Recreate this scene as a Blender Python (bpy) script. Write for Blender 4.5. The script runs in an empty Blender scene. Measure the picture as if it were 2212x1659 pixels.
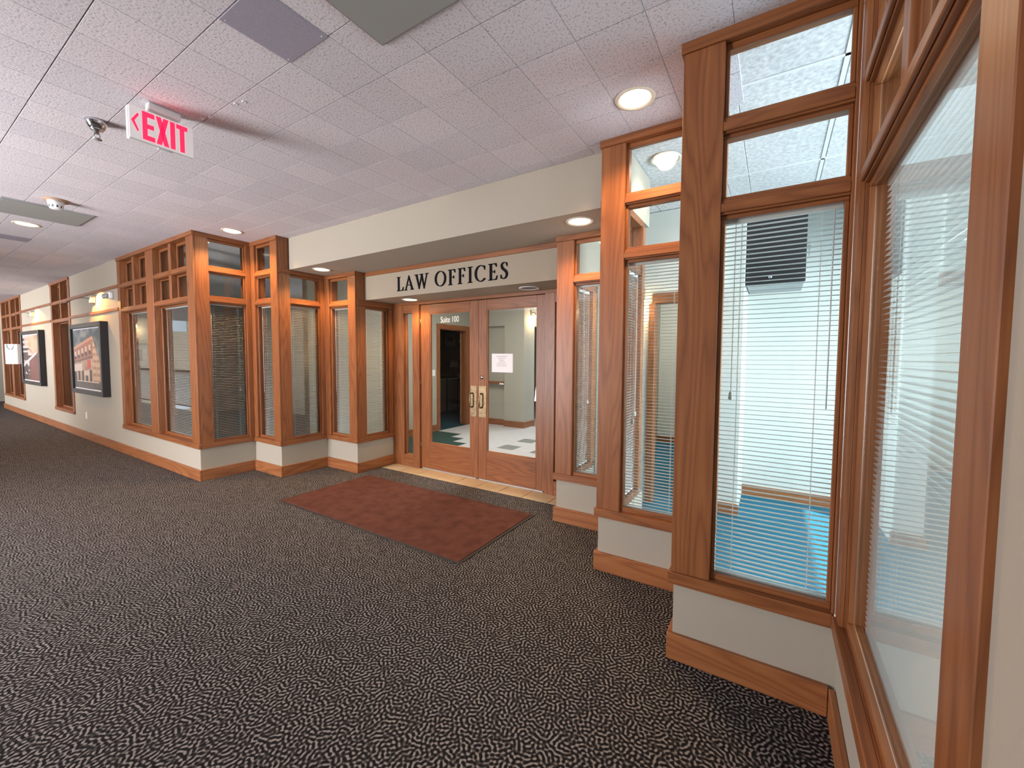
import bpy, bmesh, math, random
from mathutils import Matrix, Vector
random.seed(7)
SC = bpy.context.scene
COL = SC.collection

# ------------------------------------------------------------------ camera
CAMZ = 1.456
FPX, YAW, PITCH, ROLL, CY = 890.42, -0.565691, -0.053286, 0.005012, 819.98
def cam_axes():
    cy, sy = math.cos(YAW), math.sin(YAW)
    f = Vector((sy*math.cos(PITCH), cy*math.cos(PITCH), math.sin(PITCH)))
    r = Vector((cy, -sy, 0)); u = r.cross(f)
    return (math.cos(ROLL)*r+math.sin(ROLL)*u, -math.sin(ROLL)*r+math.cos(ROLL)*u, f)
_r, _u, _f = cam_axes()
cam = bpy.data.cameras.new('camera'); cam_o = bpy.data.objects.new('camera', cam); COL.objects.link(cam_o)
cam.sensor_fit = 'HORIZONTAL'; cam.sensor_width = 36.0; cam.lens = FPX/2212*36.0
cam.shift_y = -(829.5-CY)/2212
cam.clip_start = 0.02; cam.clip_end = 200
cam_o.matrix_world = Matrix(((_r.x, _u.x, -_f.x, 0), (_r.y, _u.y, -_f.y, 0), (_r.z, _u.z, -_f.z, CAMZ), (0, 0, 0, 1)))
SC.camera = cam_o

# ------------------------------------------------------------------ world, sun, daylight, exposure
SC.view_settings.view_transform = 'Standard'; SC.view_settings.look = 'None'
SC.view_settings.gamma = 1.0; SC.view_settings.use_curve_mapping = False
SC.view_settings.exposure = 0.36
W = bpy.data.worlds.new('world'); SC.world = W; W.use_nodes = True
bg = W.node_tree.nodes['Background']; bg.inputs[0].default_value = (0.72, 0.85, 1.0, 1); bg.inputs[1].default_value = 1.6

def light(name, kind, loc, energy, color, parent=None, direction=(0, 0, -1), **kw):
    l = bpy.data.lights.new(name, kind); l.energy = energy; l.color = color
    for k, v in kw.items(): setattr(l, k, v)
    o = bpy.data.objects.new(name, l); COL.objects.link(o)
    o.location = loc
    o.rotation_euler = Vector(direction).to_track_quat('-Z', 'Y').to_euler()
    if parent is not None: o.parent = parent
    return o
DAY = (0.98, 0.955, 0.985)
COOL = (0.76, 0.90, 1.0)
# sun through the office's side window
light('sun', 'SUN', (6, 3, 6), 13.0, (1, .95, .85), direction=(-1.20, 0.48, -1.0), angle=0.01)
# added fill from behind the camera, tilted up to lift the ceiling; then atrium daylight
light('opposite_fill', 'AREA', (-5.075, -2.95, 1.46), 350, DAY, direction=(0.12, 1, .30), shape='RECTANGLE', size=1.5, size_y=2.6)  # unseen source, placed where no visible glass mirrors it
light('daylight_atrium', 'AREA', (-15.5, -6.6, 2.2), 1300, DAY, direction=(0.1, 1, .15), shape='RECTANGLE', size=8.0, size_y=3.4)
# daylight in the office on the right, by its side window
light('daylight_office', 'AREA', (2.9, 2.6, 1.5), 235, COOL, direction=(-1, 0.1, -0.1), shape='RECTANGLE', size=2.6, size_y=1.7)
light('back_room_fill', 'AREA', (-1.05, 6.0, 2.84), 26, (1, .97, .92), direction=(0, 0, -1), shape='RECTANGLE', size=.6, size_y=1.2)  # added fill without a fixture, brightens the back room
light('daylight_passage', 'AREA', (-3.0, 9.6, 1.8), 60, (.8, .9, 1.0), direction=(-.4, -1, 0), shape='RECTANGLE', size=1.6, size_y=1.6)
light('lobby_fill', 'AREA', (-3.6, 5.4, 2.72), 66, (1, .96, .9), direction=(0, 0, -1), shape='RECTANGLE', size=1.2, size_y=1.2)  # added fill without a fixture, brightens the lobby
light('left_office_fill', 'AREA', (-8.2, 5.80, 1.6), 7, (.85, .93, 1.0), direction=(0, -1, 0), shape='RECTANGLE', size=2.4, size_y=1.4)  # added fill before a closed niche, keeps the left office from going black

# ------------------------------------------------------------------ materials
def new_mat(name):
    m = bpy.data.materials.new(name); m.use_nodes = True
    nt = m.node_tree; return m, nt, nt.nodes['Principled BSDF']
def N(nt, typ, **kw):
    n = nt.nodes.new(typ)
    for k, v in kw.items(): setattr(n, k, v)
    return n
def L(nt, a, b): nt.links.new(a, b)
def ramp(nt, stops, interp='LINEAR'):
    r = N(nt, 'ShaderNodeValToRGB'); cr = r.color_ramp; cr.interpolation = interp
    while len(cr.elements) < len(stops): cr.elements.new(0.5)
    for e, (p, c) in zip(cr.elements, stops): e.position = p; e.color = (*c, 1)
    return r
def math_n(nt, op, a, b=None):
    n = N(nt, 'ShaderNodeMath', operation=op)
    for i, v in enumerate((a, b)):
        if v is None: continue
        if isinstance(v, (int, float)): n.inputs[i].default_value = v
        else: L(nt, v, n.inputs[i])
    return n.outputs[0]
def bump(nt, p, h, strength, dist):
    b = N(nt, 'ShaderNodeBump'); b.inputs['Strength'].default_value = strength; b.inputs['Distance'].default_value = dist
    L(nt, h, b.inputs['Height']); L(nt, b.outputs[0], p.inputs['Normal'])
def flat(name, col, rough=0.5, metal=0.0, spec=0.5, noise=None, bmp=None):
    m, nt, p = new_mat(name)
    p.inputs['Base Color'].default_value = (*col, 1); p.inputs['Roughness'].default_value = rough
    p.inputs['Metallic'].default_value = metal; p.inputs['Specular IOR Level'].default_value = spec
    if noise or bmp:
        tc = N(nt, 'ShaderNodeTexCoord'); nz = N(nt, 'ShaderNodeTexNoise')
        nz.inputs['Scale'].default_value = (noise or bmp)[0]; nz.inputs['Detail'].default_value = 4
        L(nt, tc.outputs['Object'], nz.inputs['Vector'])
        if noise:
            k = noise[1]
            r = ramp(nt, [(0.3, tuple(c*(1-k) for c in col)), (0.7, tuple(min(1, c*(1+k)) for c in col))])
            L(nt, nz.outputs[0], r.inputs[0]); L(nt, r.outputs[0], p.inputs['Base Color'])
        if bmp: bump(nt, p, nz.outputs[0], bmp[1], bmp[2])
    return m
def emit(name, col, s):
    m, nt, p = new_mat(name); p.inputs['Base Color'].default_value = (*col, 1)
    p.inputs['Emission Color'].default_value = (*col, 1); p.inputs['Emission Strength'].default_value = s
    return m
def oak(axis, name, tint=(1, 1, 1)):
    m, nt, p = new_mat(name)
    tc = N(nt, 'ShaderNodeTexCoord'); oi = N(nt, 'ShaderNodeObjectInfo')
    off = N(nt, 'ShaderNodeVectorMath', operation='MULTIPLY_ADD')
    cmb = N(nt, 'ShaderNodeCombineXYZ')
    for i in range(3): L(nt, oi.outputs['Random'], cmb.inputs[i])
    L(nt, cmb.outputs[0], off.inputs[0]); off.inputs[1].default_value = (7.3, 5.1, 9.7); L(nt, tc.outputs['Object'], off.inputs[2])
    def mapped(across, along):
        mp = N(nt, 'ShaderNodeMapping'); s = [across]*3; s['xyz'.index(axis)] = along
        mp.inputs['Scale'].default_value = s; L(nt, off.outputs[0], mp.inputs['Vector']); return mp.outputs[0]
    n1 = N(nt, 'ShaderNodeTexNoise'); n1.inputs['Scale'].default_value = 1; n1.inputs['Detail'].default_value = 1.5; n1.inputs['Roughness'].default_value = .4
    L(nt, mapped(7.0, 0.55), n1.inputs['Vector'])
    rings = math_n(nt, 'PINGPONG', math_n(nt, 'MULTIPLY', n1.outputs[0], 26.0), 1.0)
    n2 = N(nt, 'ShaderNodeTexNoise'); n2.inputs['Scale'].default_value = 1; n2.inputs['Detail'].default_value = 3
    L(nt, mapped(260, 7), n2.inputs['Vector'])
    n3 = N(nt, 'ShaderNodeTexNoise'); n3.inputs['Scale'].default_value = 1; n3.inputs['Detail'].default_value = 2
    L(nt, mapped(40, 1.5), n3.inputs['Vector'])
    a = math_n(nt, 'MULTIPLY', math_n(nt, 'POWER', rings, 2.2), 0.34)
    b = math_n(nt, 'ADD', a, math_n(nt, 'MULTIPLY', n2.outputs[0], 0.42))
    c = math_n(nt, 'ADD', b, math_n(nt, 'MULTIPLY', n3.outputs[0], 0.35))
    lo = tuple(v*t for v, t in zip((0.325, 0.127, 0.045), tint)); mid = tuple(v*t for v, t in zip((0.25, 0.087, 0.028), tint)); hi = tuple(v*t for v, t in zip((0.155, 0.050, 0.018), tint))
    r = ramp(nt, [(0.18, lo), (0.45, mid), (0.90, hi)])
    L(nt, c, r.inputs[0]); L(nt, r.outputs[0], p.inputs['Base Color'])
    p.inputs['Roughness'].default_value = 0.42; p.inputs['Specular IOR Level'].default_value = 0.4
    p.inputs['Coat Weight'].default_value = 0.04; p.inputs['Coat Roughness'].default_value = 0.2
    bump(nt, p, n2.outputs[0], 0.12, 0.0006)
    return m
OAK = {a: oak(a, 'oak_'+a) for a in 'xyz'}
OAKL = {a: oak(a, 'light_oak_'+a, (1.28, 1.35, 1.45)) for a in 'xyz'}
M = {}
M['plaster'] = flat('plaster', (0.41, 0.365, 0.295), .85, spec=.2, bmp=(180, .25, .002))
M['plaster_shaded'] = flat('plaster_shaded', (0.37, 0.31, 0.235), .85, spec=.2, bmp=(180, .25, .002))  # plaster tone darkened to stand in for the shade under the soffit
M['office_paint'] = flat('office_paint', (0.66, 0.66, 0.60), .85, spec=.2, bmp=(180, .2, .002))
M['lobby_paint'] = flat('lobby_paint', (0.37, 0.35, 0.29), .85, spec=.2, bmp=(180, .2, .002))
M['dark_paint'] = flat('dark_paint', (0.30, 0.26, 0.23), .9)
M['white_paint'] = flat('white_paint', (0.75, 0.75, 0.76), .7)
M['slab'] = flat('slab', (0.20, 0.18, 0.18), .95)
M['slat'] = flat('blind_white', (0.66, 0.64, 0.60), .45)
M['cord'] = flat('cord_white', (0.72, 0.71, 0.68), .7)
M['clear'] = flat('clear_wand', (0.75, 0.77, 0.78), .25)
M['white'] = flat('white_plastic', (0.78, 0.77, 0.76), .4)
M['paper'] = flat('paper', (0.80, 0.78, 0.80), .8)
M['ink'] = flat('ink', (0.28, 0.27, 0.30), .8)
M['black'] = flat('black_metal', (0.012, 0.012, 0.014), .4)
M['frameblack'] = flat('black_frame', (0.018, 0.016, 0.018), .35)
M['letter'] = flat('black_letter', (0.006, 0.006, 0.009), .8, spec=.15)
M['letterwhite'] = flat('vinyl_white', (0.85, 0.82, 0.74), .6)
M['brass'] = flat('aged_brass', (0.27, 0.20, 0.115), .45, metal=1.0, noise=(30, .25))
M['bronze'] = flat('bronze', (0.20, 0.13, 0.08), .4, metal=.8)
M['chrome'] = flat('chrome', (0.62, 0.64, 0.70), .12, metal=1.0)
M['steel'] = flat('brushed_steel', (0.42, 0.43, 0.44), .45, metal=.6)
M['rubber'] = flat('rubber', (0.02, 0.017, 0.016), .7)
M['mat'] = flat('mat_pile', (0.105, 0.041, 0.029), .95, spec=.1, noise=(9, .22), bmp=(500, .5, .004))
M['tan'] = flat('tan_plastic', (0.42, 0.27, 0.18), .5)
M['lavender'] = flat('lavender_panel', (0.33, 0.305, 0.365), .75, noise=(120, .08))
M['threshold'] = flat('threshold_tile', (0.52, 0.40, 0.25), .45, noise=(14, .08))
M['grout'] = flat('grout', (0.30, 0.25, 0.19), .9)
M['tilewhite'] = flat('lobby_tile', (0.55, 0.54, 0.54), .35, noise=(7, .06))
M['tilegrey'] = flat('lobby_tile_grey', (0.20, 0.21, 0.20), .35, noise=(7, .06))
M['green'] = flat('green_carpet', (0.008, 0.040, 0.030), .95, noise=(300, .4))
M['blue'] = flat('blue_carpet', (0.030, 0.155, 0.235), .95, spec=.1, noise=(250, .25))
M['teal'] = flat('teal_carpet', (0.012, 0.055, 0.07), .95, spec=.1, noise=(250, .25))
M['darkwood'] = flat('dark_wood', (0.035, 0.016, 0.010), .35, noise=(20, .3))
M['greyfabric'] = flat('grey_fabric', (0.13, 0.12, 0.12), .9)
M['officetile'] = flat('office_ceiling_tile', (0.66, 0.64, 0.635), .9, noise=(40, .20), bmp=(40, .5, .006))
M['grid'] = flat('white_grid', (0.78, 0.78, 0.78), .4)
M['mullion'] = flat('dark_mullion', (0.05, 0.045, 0.04), .5)
M['curtain'] = flat('curtain', (0.6, 0.58, 0.54), .9)
M['lens'] = emit('lamp_lens', (1.0, 0.84, 0.55), 14.0)
M['lensoff'] = flat('lamp_lens_off', (0.05, 0.05, 0.055), .3)
M['lenscool'] = emit('lamp_lens_cool', (1.0, 0.93, 0.82), 5.0)
M['bulb'] = emit('bulb', (1.0, 0.78, 0.45), 14.0)
M['trimring'] = flat('lamp_trim', (0.70, 0.62, 0.50), .35)
M['exitred'] = emit('exit_red', (1.0, 0.012, 0.06), 1.25)
M['exitface'] = emit('exit_face', (0.80, 0.74, 0.74), 0.22)

def glass_mat(name, tint, mult=1.0):
    m = bpy.data.materials.new(name); m.use_nodes = True; nt = m.node_tree
    nt.nodes.remove(nt.nodes['Principled BSDF']); out = nt.nodes['Material Output']
    tr = N(nt, 'ShaderNodeBsdfTransparent'); tr.inputs[0].default_value = (*tint, 1)
    gl = N(nt, 'ShaderNodeBsdfGlossy'); gl.inputs['Roughness'].default_value = 0.0
    lw = N(nt, 'ShaderNodeLayerWeight'); lw.inputs[0].default_value = 0.5      # Schlick reflectance, the same from both sides of a thin pane
    f = math_n(nt, 'ADD', math_n(nt, 'MULTIPLY', math_n(nt, 'POWER', lw.outputs['Facing'], 5.0), 0.96*mult), 0.04*mult)
    mx = N(nt, 'ShaderNodeMixShader'); L(nt, f, mx.inputs[0]); L(nt, tr.outputs[0], mx.inputs[1]); L(nt, gl.outputs[0], mx.inputs[2])
    L(nt, mx.outputs[0], out.inputs[0]); return m
M['glass'] = glass_mat('window_glass', (0.97, 0.985, 0.98))

def carpet_mat():
    m, nt, p = new_mat('patterned_carpet')
    tc = N(nt, 'ShaderNodeTexCoord')
    dn = N(nt, 'ShaderNodeTexNoise'); dn.inputs['Scale'].default_value = 9; dn.inputs['Detail'].default_value = 2
    L(nt, tc.outputs['Object'], dn.inputs['Vector'])
    ga = N(nt, 'ShaderNodeTexGabor'); ga.gabor_type = '2D'
    ga.inputs['Scale'].default_value = 24.0; ga.inputs['Frequency'].default_value = 2.2; ga.inputs['Anisotropy'].default_value = 0.0
    L(nt, tc.outputs['Object'], ga.inputs['Vector'])
    fz = N(nt, 'ShaderNodeTexNoise'); fz.inputs['Scale'].default_value = 420; fz.inputs['Detail'].default_value = 2
    L(nt, tc.outputs['Object'], fz.inputs['Vector'])
    v = math_n(nt, 'ADD', ga.outputs['Value'], math_n(nt, 'MULTIPLY', math_n(nt, 'SUBTRACT', fz.outputs[0], 0.5), 0.28))
    r = ramp(nt, [(0.42, (0.0125, 0.0118, 0.0125)), (0.525, (0.045, 0.042, 0.042)), (0.63, (0.30, 0.283, 0.272))])
    L(nt, v, r.inputs[0])
    mixc = N(nt, 'ShaderNodeMix', data_type='RGBA', blend_type='MULTIPLY')
    r2 = ramp(nt, [(0.3, (0.62, 0.60, 0.60)), (0.7, (1.15, 1.12, 1.1))]); L(nt, fz.outputs[0], r2.inputs[0])
    mixc.inputs[0].default_value = 1.0; L(nt, r.outputs[0], mixc.inputs[6]); L(nt, r2.outputs[0], mixc.inputs[7])
    L(nt, mixc.outputs[2], p.inputs['Base Color'])
    p.inputs['Roughness'].default_value = 0.95; p.inputs['Specular IOR Level'].default_value = 0.1
    bump(nt, p, v, 0.6, 0.004)
    return m
M['carpet'] = carpet_mat()
def tile_mat():
    m, nt, p = new_mat('ceiling_tile')
    tc = N(nt, 'ShaderNodeTexCoord'); oi = N(nt, 'ShaderNodeObjectInfo')
    off = N(nt, 'ShaderNodeVectorMath', operation='MULTIPLY_ADD'); off.inputs[1].default_value = (13, 17, 0)
    cmb = N(nt, 'ShaderNodeCombineXYZ'); L(nt, oi.outputs['Random'], cmb.inputs[0]); L(nt, oi.outputs['Random'], cmb.inputs[1])
    L(nt, cmb.outputs[0], off.inputs[0]); L(nt, tc.outputs['Object'], off.inputs[2])
    n = N(nt, 'ShaderNodeTexNoise'); n.inputs['Scale'].default_value = 95; n.inputs['Detail'].default_value = 3; n.inputs['Roughness'].default_value = .6
    L(nt, off.outputs[0], n.inputs['Vector'])
    r = ramp(nt, [(0.33, (0.38, 0.352, 0.365)), (0.45, (0.67, 0.628, 0.650)), (0.7, (0.73, 0.69, 0.712))]); L(nt, n.outputs[0], r.inputs[0])
    mx = N(nt, 'ShaderNodeMix', data_type='RGBA', blend_type='MULTIPLY'); mx.inputs[0].default_value = 1
    r2 = ramp(nt, [(0, (0.93, 0.93, 0.94)), (1, (1.03, 1.02, 1.02))]); L(nt, oi.outputs['Random'], r2.inputs[0])
    L(nt, r.outputs[0], mx.inputs[6]); L(nt, r2.outputs[0], mx.inputs[7]); L(nt, mx.outputs[2], p.inputs['Base Color'])
    p.inputs['Roughness'].default_value = .9; p.inputs['Specular IOR Level'].default_value = .15
    bump(nt, p, n.outputs[0], .5, .004); return m
M['tile'] = tile_mat()
def mesh_grille_mat():
    m, nt, p = new_mat('perforated_grille')
    tc = N(nt, 'ShaderNodeTexCoord'); v = N(nt, 'ShaderNodeTexVoronoi'); v.inputs['Scale'].default_value = 150; v.inputs['Randomness'].default_value = 0.0
    L(nt, tc.outputs['Object'], v.inputs['Vector'])
    r = ramp(nt, [(0.22, (0.06, 0.06, 0.058)), (0.36, (0.30, 0.305, 0.285))]); L(nt, v.outputs['Distance'], r.inputs[0])
    L(nt, r.outputs[0], p.inputs['Base Color']); p.inputs['Roughness'].default_value = .6; return m
M['grille'] = mesh_grille_mat()
def vcol_mat(name):
    m, nt, p = new_mat(name); a = N(nt, 'ShaderNodeVertexColor'); a.layer_name = 'print'
    L(nt, a.outputs[0], p.inputs['Base Color']); p.inputs['Roughness'].default_value = .5; return m
M['print'] = vcol_mat('printed_picture')

# ------------------------------------------------------------------ mesh helpers
def link(name, me, mat=None, parent=None):
    o = bpy.data.objects.new(name, me); COL.objects.link(o)
    if mat is not None and not me.materials: me.materials.append(mat)
    if parent is not None: o.parent = parent
    return o
def pyd(name, v, f, mat, parent=None, smooth=False):
    me = bpy.data.meshes.new(name); me.from_pydata(v, [], f); me.update()
    if smooth: me.polygons.foreach_set('use_smooth', [True]*len(f))
    return link(name, me, mat, parent)
def bm_obj(name, bm, mat, parent=None, smooth=False):
    bmesh.ops.recalc_face_normals(bm, faces=bm.faces)
    me = bpy.data.meshes.new(name); bm.to_mesh(me); bm.free()
    if smooth: me.polygons.foreach_set('use_smooth', [True]*len(me.polygons))
    return link(name, me, mat, parent)
def add_box(bm, x0, x1, y0, y1, z0, z1, bev=0.0):
    x0, x1 = sorted((x0, x1)); y0, y1 = sorted((y0, y1)); z0, z1 = sorted((z0, z1))
    r = bmesh.ops.create_cube(bm, size=1.0)
    vs = r['verts']
    for v in vs:
        v.co = Vector((x0+(v.co.x+.5)*(x1-x0), y0+(v.co.y+.5)*(y1-y0), z0+(v.co.z+.5)*(z1-z0)))
    if bev > 0:
        es = list({e for v in vs for e in v.link_edges})
        bmesh.ops.bevel(bm, geom=es, offset=min(bev, .45*min(x1-x0, y1-y0, z1-z0)), segments=1, affect='EDGES')
def box(name, x0, x1, y0, y1, z0, z1, mat, parent=None, bev=0.0):
    bm = bmesh.new(); add_box(bm, x0, x1, y0, y1, z0, z1, bev)
    return bm_obj(name, bm, mat, parent)
def wood(name, x0, x1, y0, y1, z0, z1, parent=None, bev=0.002, lib=None):
    d = (abs(x1-x0), abs(y1-y0), abs(z1-z0)); a = 'xyz'[d.index(max(d))]
    return box(name, x0, x1, y0, y1, z0, z1, (lib or OAK)[a], parent, bev)
def boxes(name, lst, mat, parent=None, bev=0.0):
    bm = bmesh.new()
    for b in lst: add_box(bm, *b, bev)
    return bm_obj(name, bm, mat, parent)
def empty(name, loc=(0, 0, 0)):
    o = bpy.data.objects.new(name, None); COL.objects.link(o); o.location = loc; o.empty_display_size = .05
    return o
def thing(name, label, cat, group=None):
    o = empty(name); o['label'] = label; o['category'] = cat
    if group: o['group'] = group
    return o
def tag(o, label, cat, group=None):
    o['label'] = label; o['category'] = cat
    if group: o['group'] = group
    return o
def struct(o, label=None):
    o['kind'] = 'structure'
    if label: o['label'] = label
    return o
def lathe(name, prof, mat, parent=None, segs=28, loc=(0, 0, 0), axis='z', smooth=True):
    v, f = [], []
    n = len(prof)
    for i in range(segs):
        a = 2*math.pi*i/segs
        for r, h in prof:
            p = (r*math.cos(a), r*math.sin(a), h)
            if axis == 'x': p = (p[2], p[0], p[1])
            if axis == 'y': p = (p[0], p[2], p[1])
            v.append((p[0]+loc[0], p[1]+loc[1], p[2]+loc[2]))
    for i in range(segs):
        j = (i+1) % segs
        for k in range(n-1): f.append((i*n+k, j*n+k, j*n+k+1, i*n+k+1))
    if prof[0][0] > 1e-5: f.append(tuple(i*n for i in range(segs)))
    if prof[-1][0] > 1e-5: f.append(tuple(i*n+n-1 for i in range(segs)))
    o = pyd(name, v, f, mat, parent)
    bm = bmesh.new(); bm.from_mesh(o.data); bmesh.ops.remove_doubles(bm, verts=bm.verts, dist=1e-6); bmesh.ops.recalc_face_normals(bm, faces=bm.faces); bm.to_mesh(o.data); bm.free()
    if smooth:
        o.data.polygons.foreach_set('use_smooth', [len(p.vertices) < 5 for p in o.data.polygons])
    return o
def tube(name, pts, r, mat, parent=None, segs=8):
    v, f = [], []
    pts = [Vector(p) for p in pts]
    for i, p in enumerate(pts):
        t = (pts[min(i+1, len(pts)-1)]-pts[max(i-1, 0)]).normalized()
        a = t.cross(Vector((0, 0, 1))) if abs(t.z) < .9 else t.cross(Vector((1, 0, 0)))
        a.normalize(); b = t.cross(a)
        rr = r[i] if isinstance(r, (list, tuple)) else r
        for s in range(segs):
            an = 2*math.pi*s/segs; v.append(tuple(p+a*rr*math.cos(an)+b*rr*math.sin(an)))
    for i in range(len(pts)-1):
        for s in range(segs):
            q = (s+1) % segs; f.append((i*segs+s, i*segs+q, (i+1)*segs+q, (i+1)*segs+s))
    f.append(tuple(range(segs))[::-1]); f.append(tuple((len(pts)-1)*segs+s for s in range(segs)))
    return pyd(name, v, f, mat, parent, True)

class Face:
    """vertical wall face: u runs along the face, d is the distance outwards from it"""
    def __init__(s, n, plane): s.n = n; s.p = plane
    def xy(s, u0, u1, d0, d1):
        if s.n == '-y': return u0, u1, s.p-d1, s.p-d0
        if s.n == '+y': return u0, u1, s.p+d0, s.p+d1
        if s.n == '+x': return s.p+d0, s.p+d1, u0, u1
        if s.n == '-x': return s.p-d1, s.p-d0, u0, u1
    def wood(s, name, u0, u1, d0, d1, z0, z1, parent, bev=.002, lib=None): return wood(name, *s.xy(u0, u1, d0, d1), z0, z1, parent, bev, lib)
    def box(s, name, u0, u1, d0, d1, z0, z1, mat, parent, bev=0.0): return box(name, *s.xy(u0, u1, d0, d1), z0, z1, mat, parent, bev)
    def pt(s, u, d, z):
        x0, x1, y0, y1 = s.xy(u, u, d, d); return (x0, y0, z)

CEIL = 2.8725
SILL0, SILL1 = 0.375, 0.432
XC = -2.985
HW = (2.597, 1.987, 1.368)          # half widths of the stepped entrance
YS = (2.05, 2.657, 3.265)
YD = 3.88                           # door plane
HX0, HX1 = -20.5, 0.24              # hall
SOF, BEAM = 2.50, 2.165

# ------------------------------------------------------------------ window units and blinds
WN = [0]
def bay(face, u0, u1, head, cols, bars, recess=.05, label='', split=False, cornL=False, conv=None, thick=.12, glass_top=True, head_h=.048, stop=.03, sill_ext=(0, 0), head_ext=(0, 0)):
    """u0..u1 whole wooden unit; cols = list of (a,b) openings; bars = transom centre heights"""
    WN[0] += 1
    w = empty('window_%d' % WN[0]); struct(w, label)
    fz = head-head_h
    # casing boards between / beside the openings; conv marks a unit whose front boards run out to a convex corner
    edges = [u0]+[e for c in cols for e in c]+[u1]
    for i in range(0, len(edges), 2):
        a, b = edges[i], edges[i+1]
        first, last = i == 0, i == len(edges)-2
        a2 = a+.0195 if (cornL and first) else a
        b2 = b
        face.wood('casing', a2, b2, -.018, 0, SILL1, fz, w)
        aa = a+.024 if first and (cornL or conv == 'L') else a
        bb = b-.024 if last and conv == 'R' else b
        face.wood('jamb_post', aa, bb, -thick, -.018, SILL1, fz, w, .001)
        if b-a > .05 and not (first and cornL): face.wood('inner_casing', aa, bb, -thick-.014, -thick, SILL1, fz, w, .002, OAKL)
    ia = u0+(.024 if (cornL or conv == 'L') else 0); ib = u1-(.024 if conv == 'R' else 0)
    fa = u0+.0195 if cornL else u0
    hd = face.wood('head', fa-head_ext[0], u1+head_ext[1], -.018, .010, fz, head-.0005, w)
    face.wood('head_back', ia, ib, -thick, -.018, fz, head-.0005, hd)
    sl_ = face.wood('sill', fa-sill_ext[0], u1+sill_ext[1], -.018, .012, SILL0, SILL1, w)
    face.wood('sill_back', ia, ib, -thick, -.018, SILL0+.001, SILL1, sl_)
    for (a, b) in cols:
        zs = [SILL1]+[z for z in bars]+[fz]
        zc = [(zs[i]+(.034 if i else 0), zs[i+1]-(.032 if i+1 < len(zs)-1 else 0)) for i in range(len(zs)-1)]
        for i, zb in enumerate(bars):
            br = face.wood('transom_bar', a, b, -thick, -.014, zb-.032, zb+.034, w, .001)
            face.wood('bar_nosing', a, b, -.014, -.001, zb-.024, zb+.014, br, .003)
        for i, (za, zb) in enumerate(zc):
            subs = [(a, b)]
            if split and i > 0:
                mm = (a+b)/2; face.wood('mullion', mm-.035, mm+.035, -thick, -.012, za, zb, w)
                subs = [(a, mm-.035), (mm+.035, b)]
            for (sa, sb) in subs:
                t = .016; g0 = -recess
                # glazing stops around the pane
                bot = stop if i == 0 else .012
                top = stop*.6 if i < len(zc)-1 else stop
                p = face.box('pane', sa+.004, sb-.004, g0-.003, g0+.003, za+.004, zb-.004, M['glass'], w)
                face.wood('stop', sa, sb, g0+.003, g0+.026, za, za+bot, p, .003)
                face.wood('stop', sa, sb, g0+.003, g0+.022, zb-top, zb, p, .003)
                face.wood('stop', sa, sa+t, g0+.003, g0+.022, za+bot, zb-top, p, .003)
                face.wood('stop', sb-t, sb, g0+.003, g0+.022, za+bot, zb-top, p, .003)
    return w

SLATS = {}
def slat_mesh(length, tilt, axis):
    key = (round(length, 4), tilt, axis)
    if key in SLATS: return SLATS[key]
    v, f = [], []
    n = 5
    for k in range(n):
        t = k/(n-1)-.5; c = .0016*(1-4*t*t)
        d, z = t*.025, c
        dd = d*math.cos(tilt)-z*math.sin(tilt); zz = d*math.sin(tilt)+z*math.cos(tilt)
        for e in (-.5, .5): v.append((e*length, dd, zz) if axis == 'x' else (dd, e*length, zz))
    for k in range(n-1): f.append((2*k, 2*k+1, 2*k+3, 2*k+2))
    me = bpy.data.meshes.new('slat'); me.from_pydata(v, [], f); me.update(); me.materials.append(M['slat'])
    me.polygons.foreach_set('use_smooth', [True]*len(f))
    SLATS[key] = me; return me
def blind(face, a, b, z0, z1, label, tilt=0.0, d=-.088, cord_side=1, cord_z=1.05, pitch=.0205):
    t = thing('venetian_blind', label, 'blind', 'white venetian blinds in the shop front')
    a += .012; b -= .012; m = (a+b)/2
    axis = 'x' if face.n in ('-y', '+y') else 'y'
    sg = {'-y': 1, '+y': -1, '+x': -1, '-x': 1}[face.n]
    face.box('headrail', a, b, d-.014, d+.014, z1-.026, z1-.001, M['slat'], t, .002)
    face.box('bottom_rail', a, b, d-.012, d+.012, z0+.004, z0+.018, M['slat'], t, .003)
    me = slat_mesh(b-a, tilt*sg, axis)
    n = int((z1-.03-z0-.022)/pitch)
    for i in range(n):
        o = bpy.data.objects.new('slat', me); COL.objects.link(o); o.parent = t
        o.location = face.pt(m, d, z0+.03+i*pitch)
    W_ = b-a
    for q in (a+.16*W_, b-.16*W_):
        for dd in (-.0128, .0128):
            face.box('ladder_cord', q-.0009, q+.0009, d+dd-.0006, d+dd+.0006, z0+.01, z1-.02, M['cord'], t)
    q = b-.10*W_ if cord_side > 0 else a+.10*W_
    lc = face.box('lift_cord', q-.0015, q+.0015, d-.024, d-.021, cord_z, z1-.02, M['cord'], t)
    p = face.pt(q, d-.0225, cord_z)
    lathe('tassel', [(.003, .004), (.008, -.004), (.010, -.03), (.006, -.036)], M['cord'], lc, 10, p)
    q = a+.07*W_ if cord_side > 0 else b-.07*W_
    p0, p1 = face.pt(q, d+.017, z1-.03), face.pt(q, d+.019, max(cord_z-.05, z0+.25))
    tube('wand', [p0, p1], .0028, M['clear'], t, 6)
    return t

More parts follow.
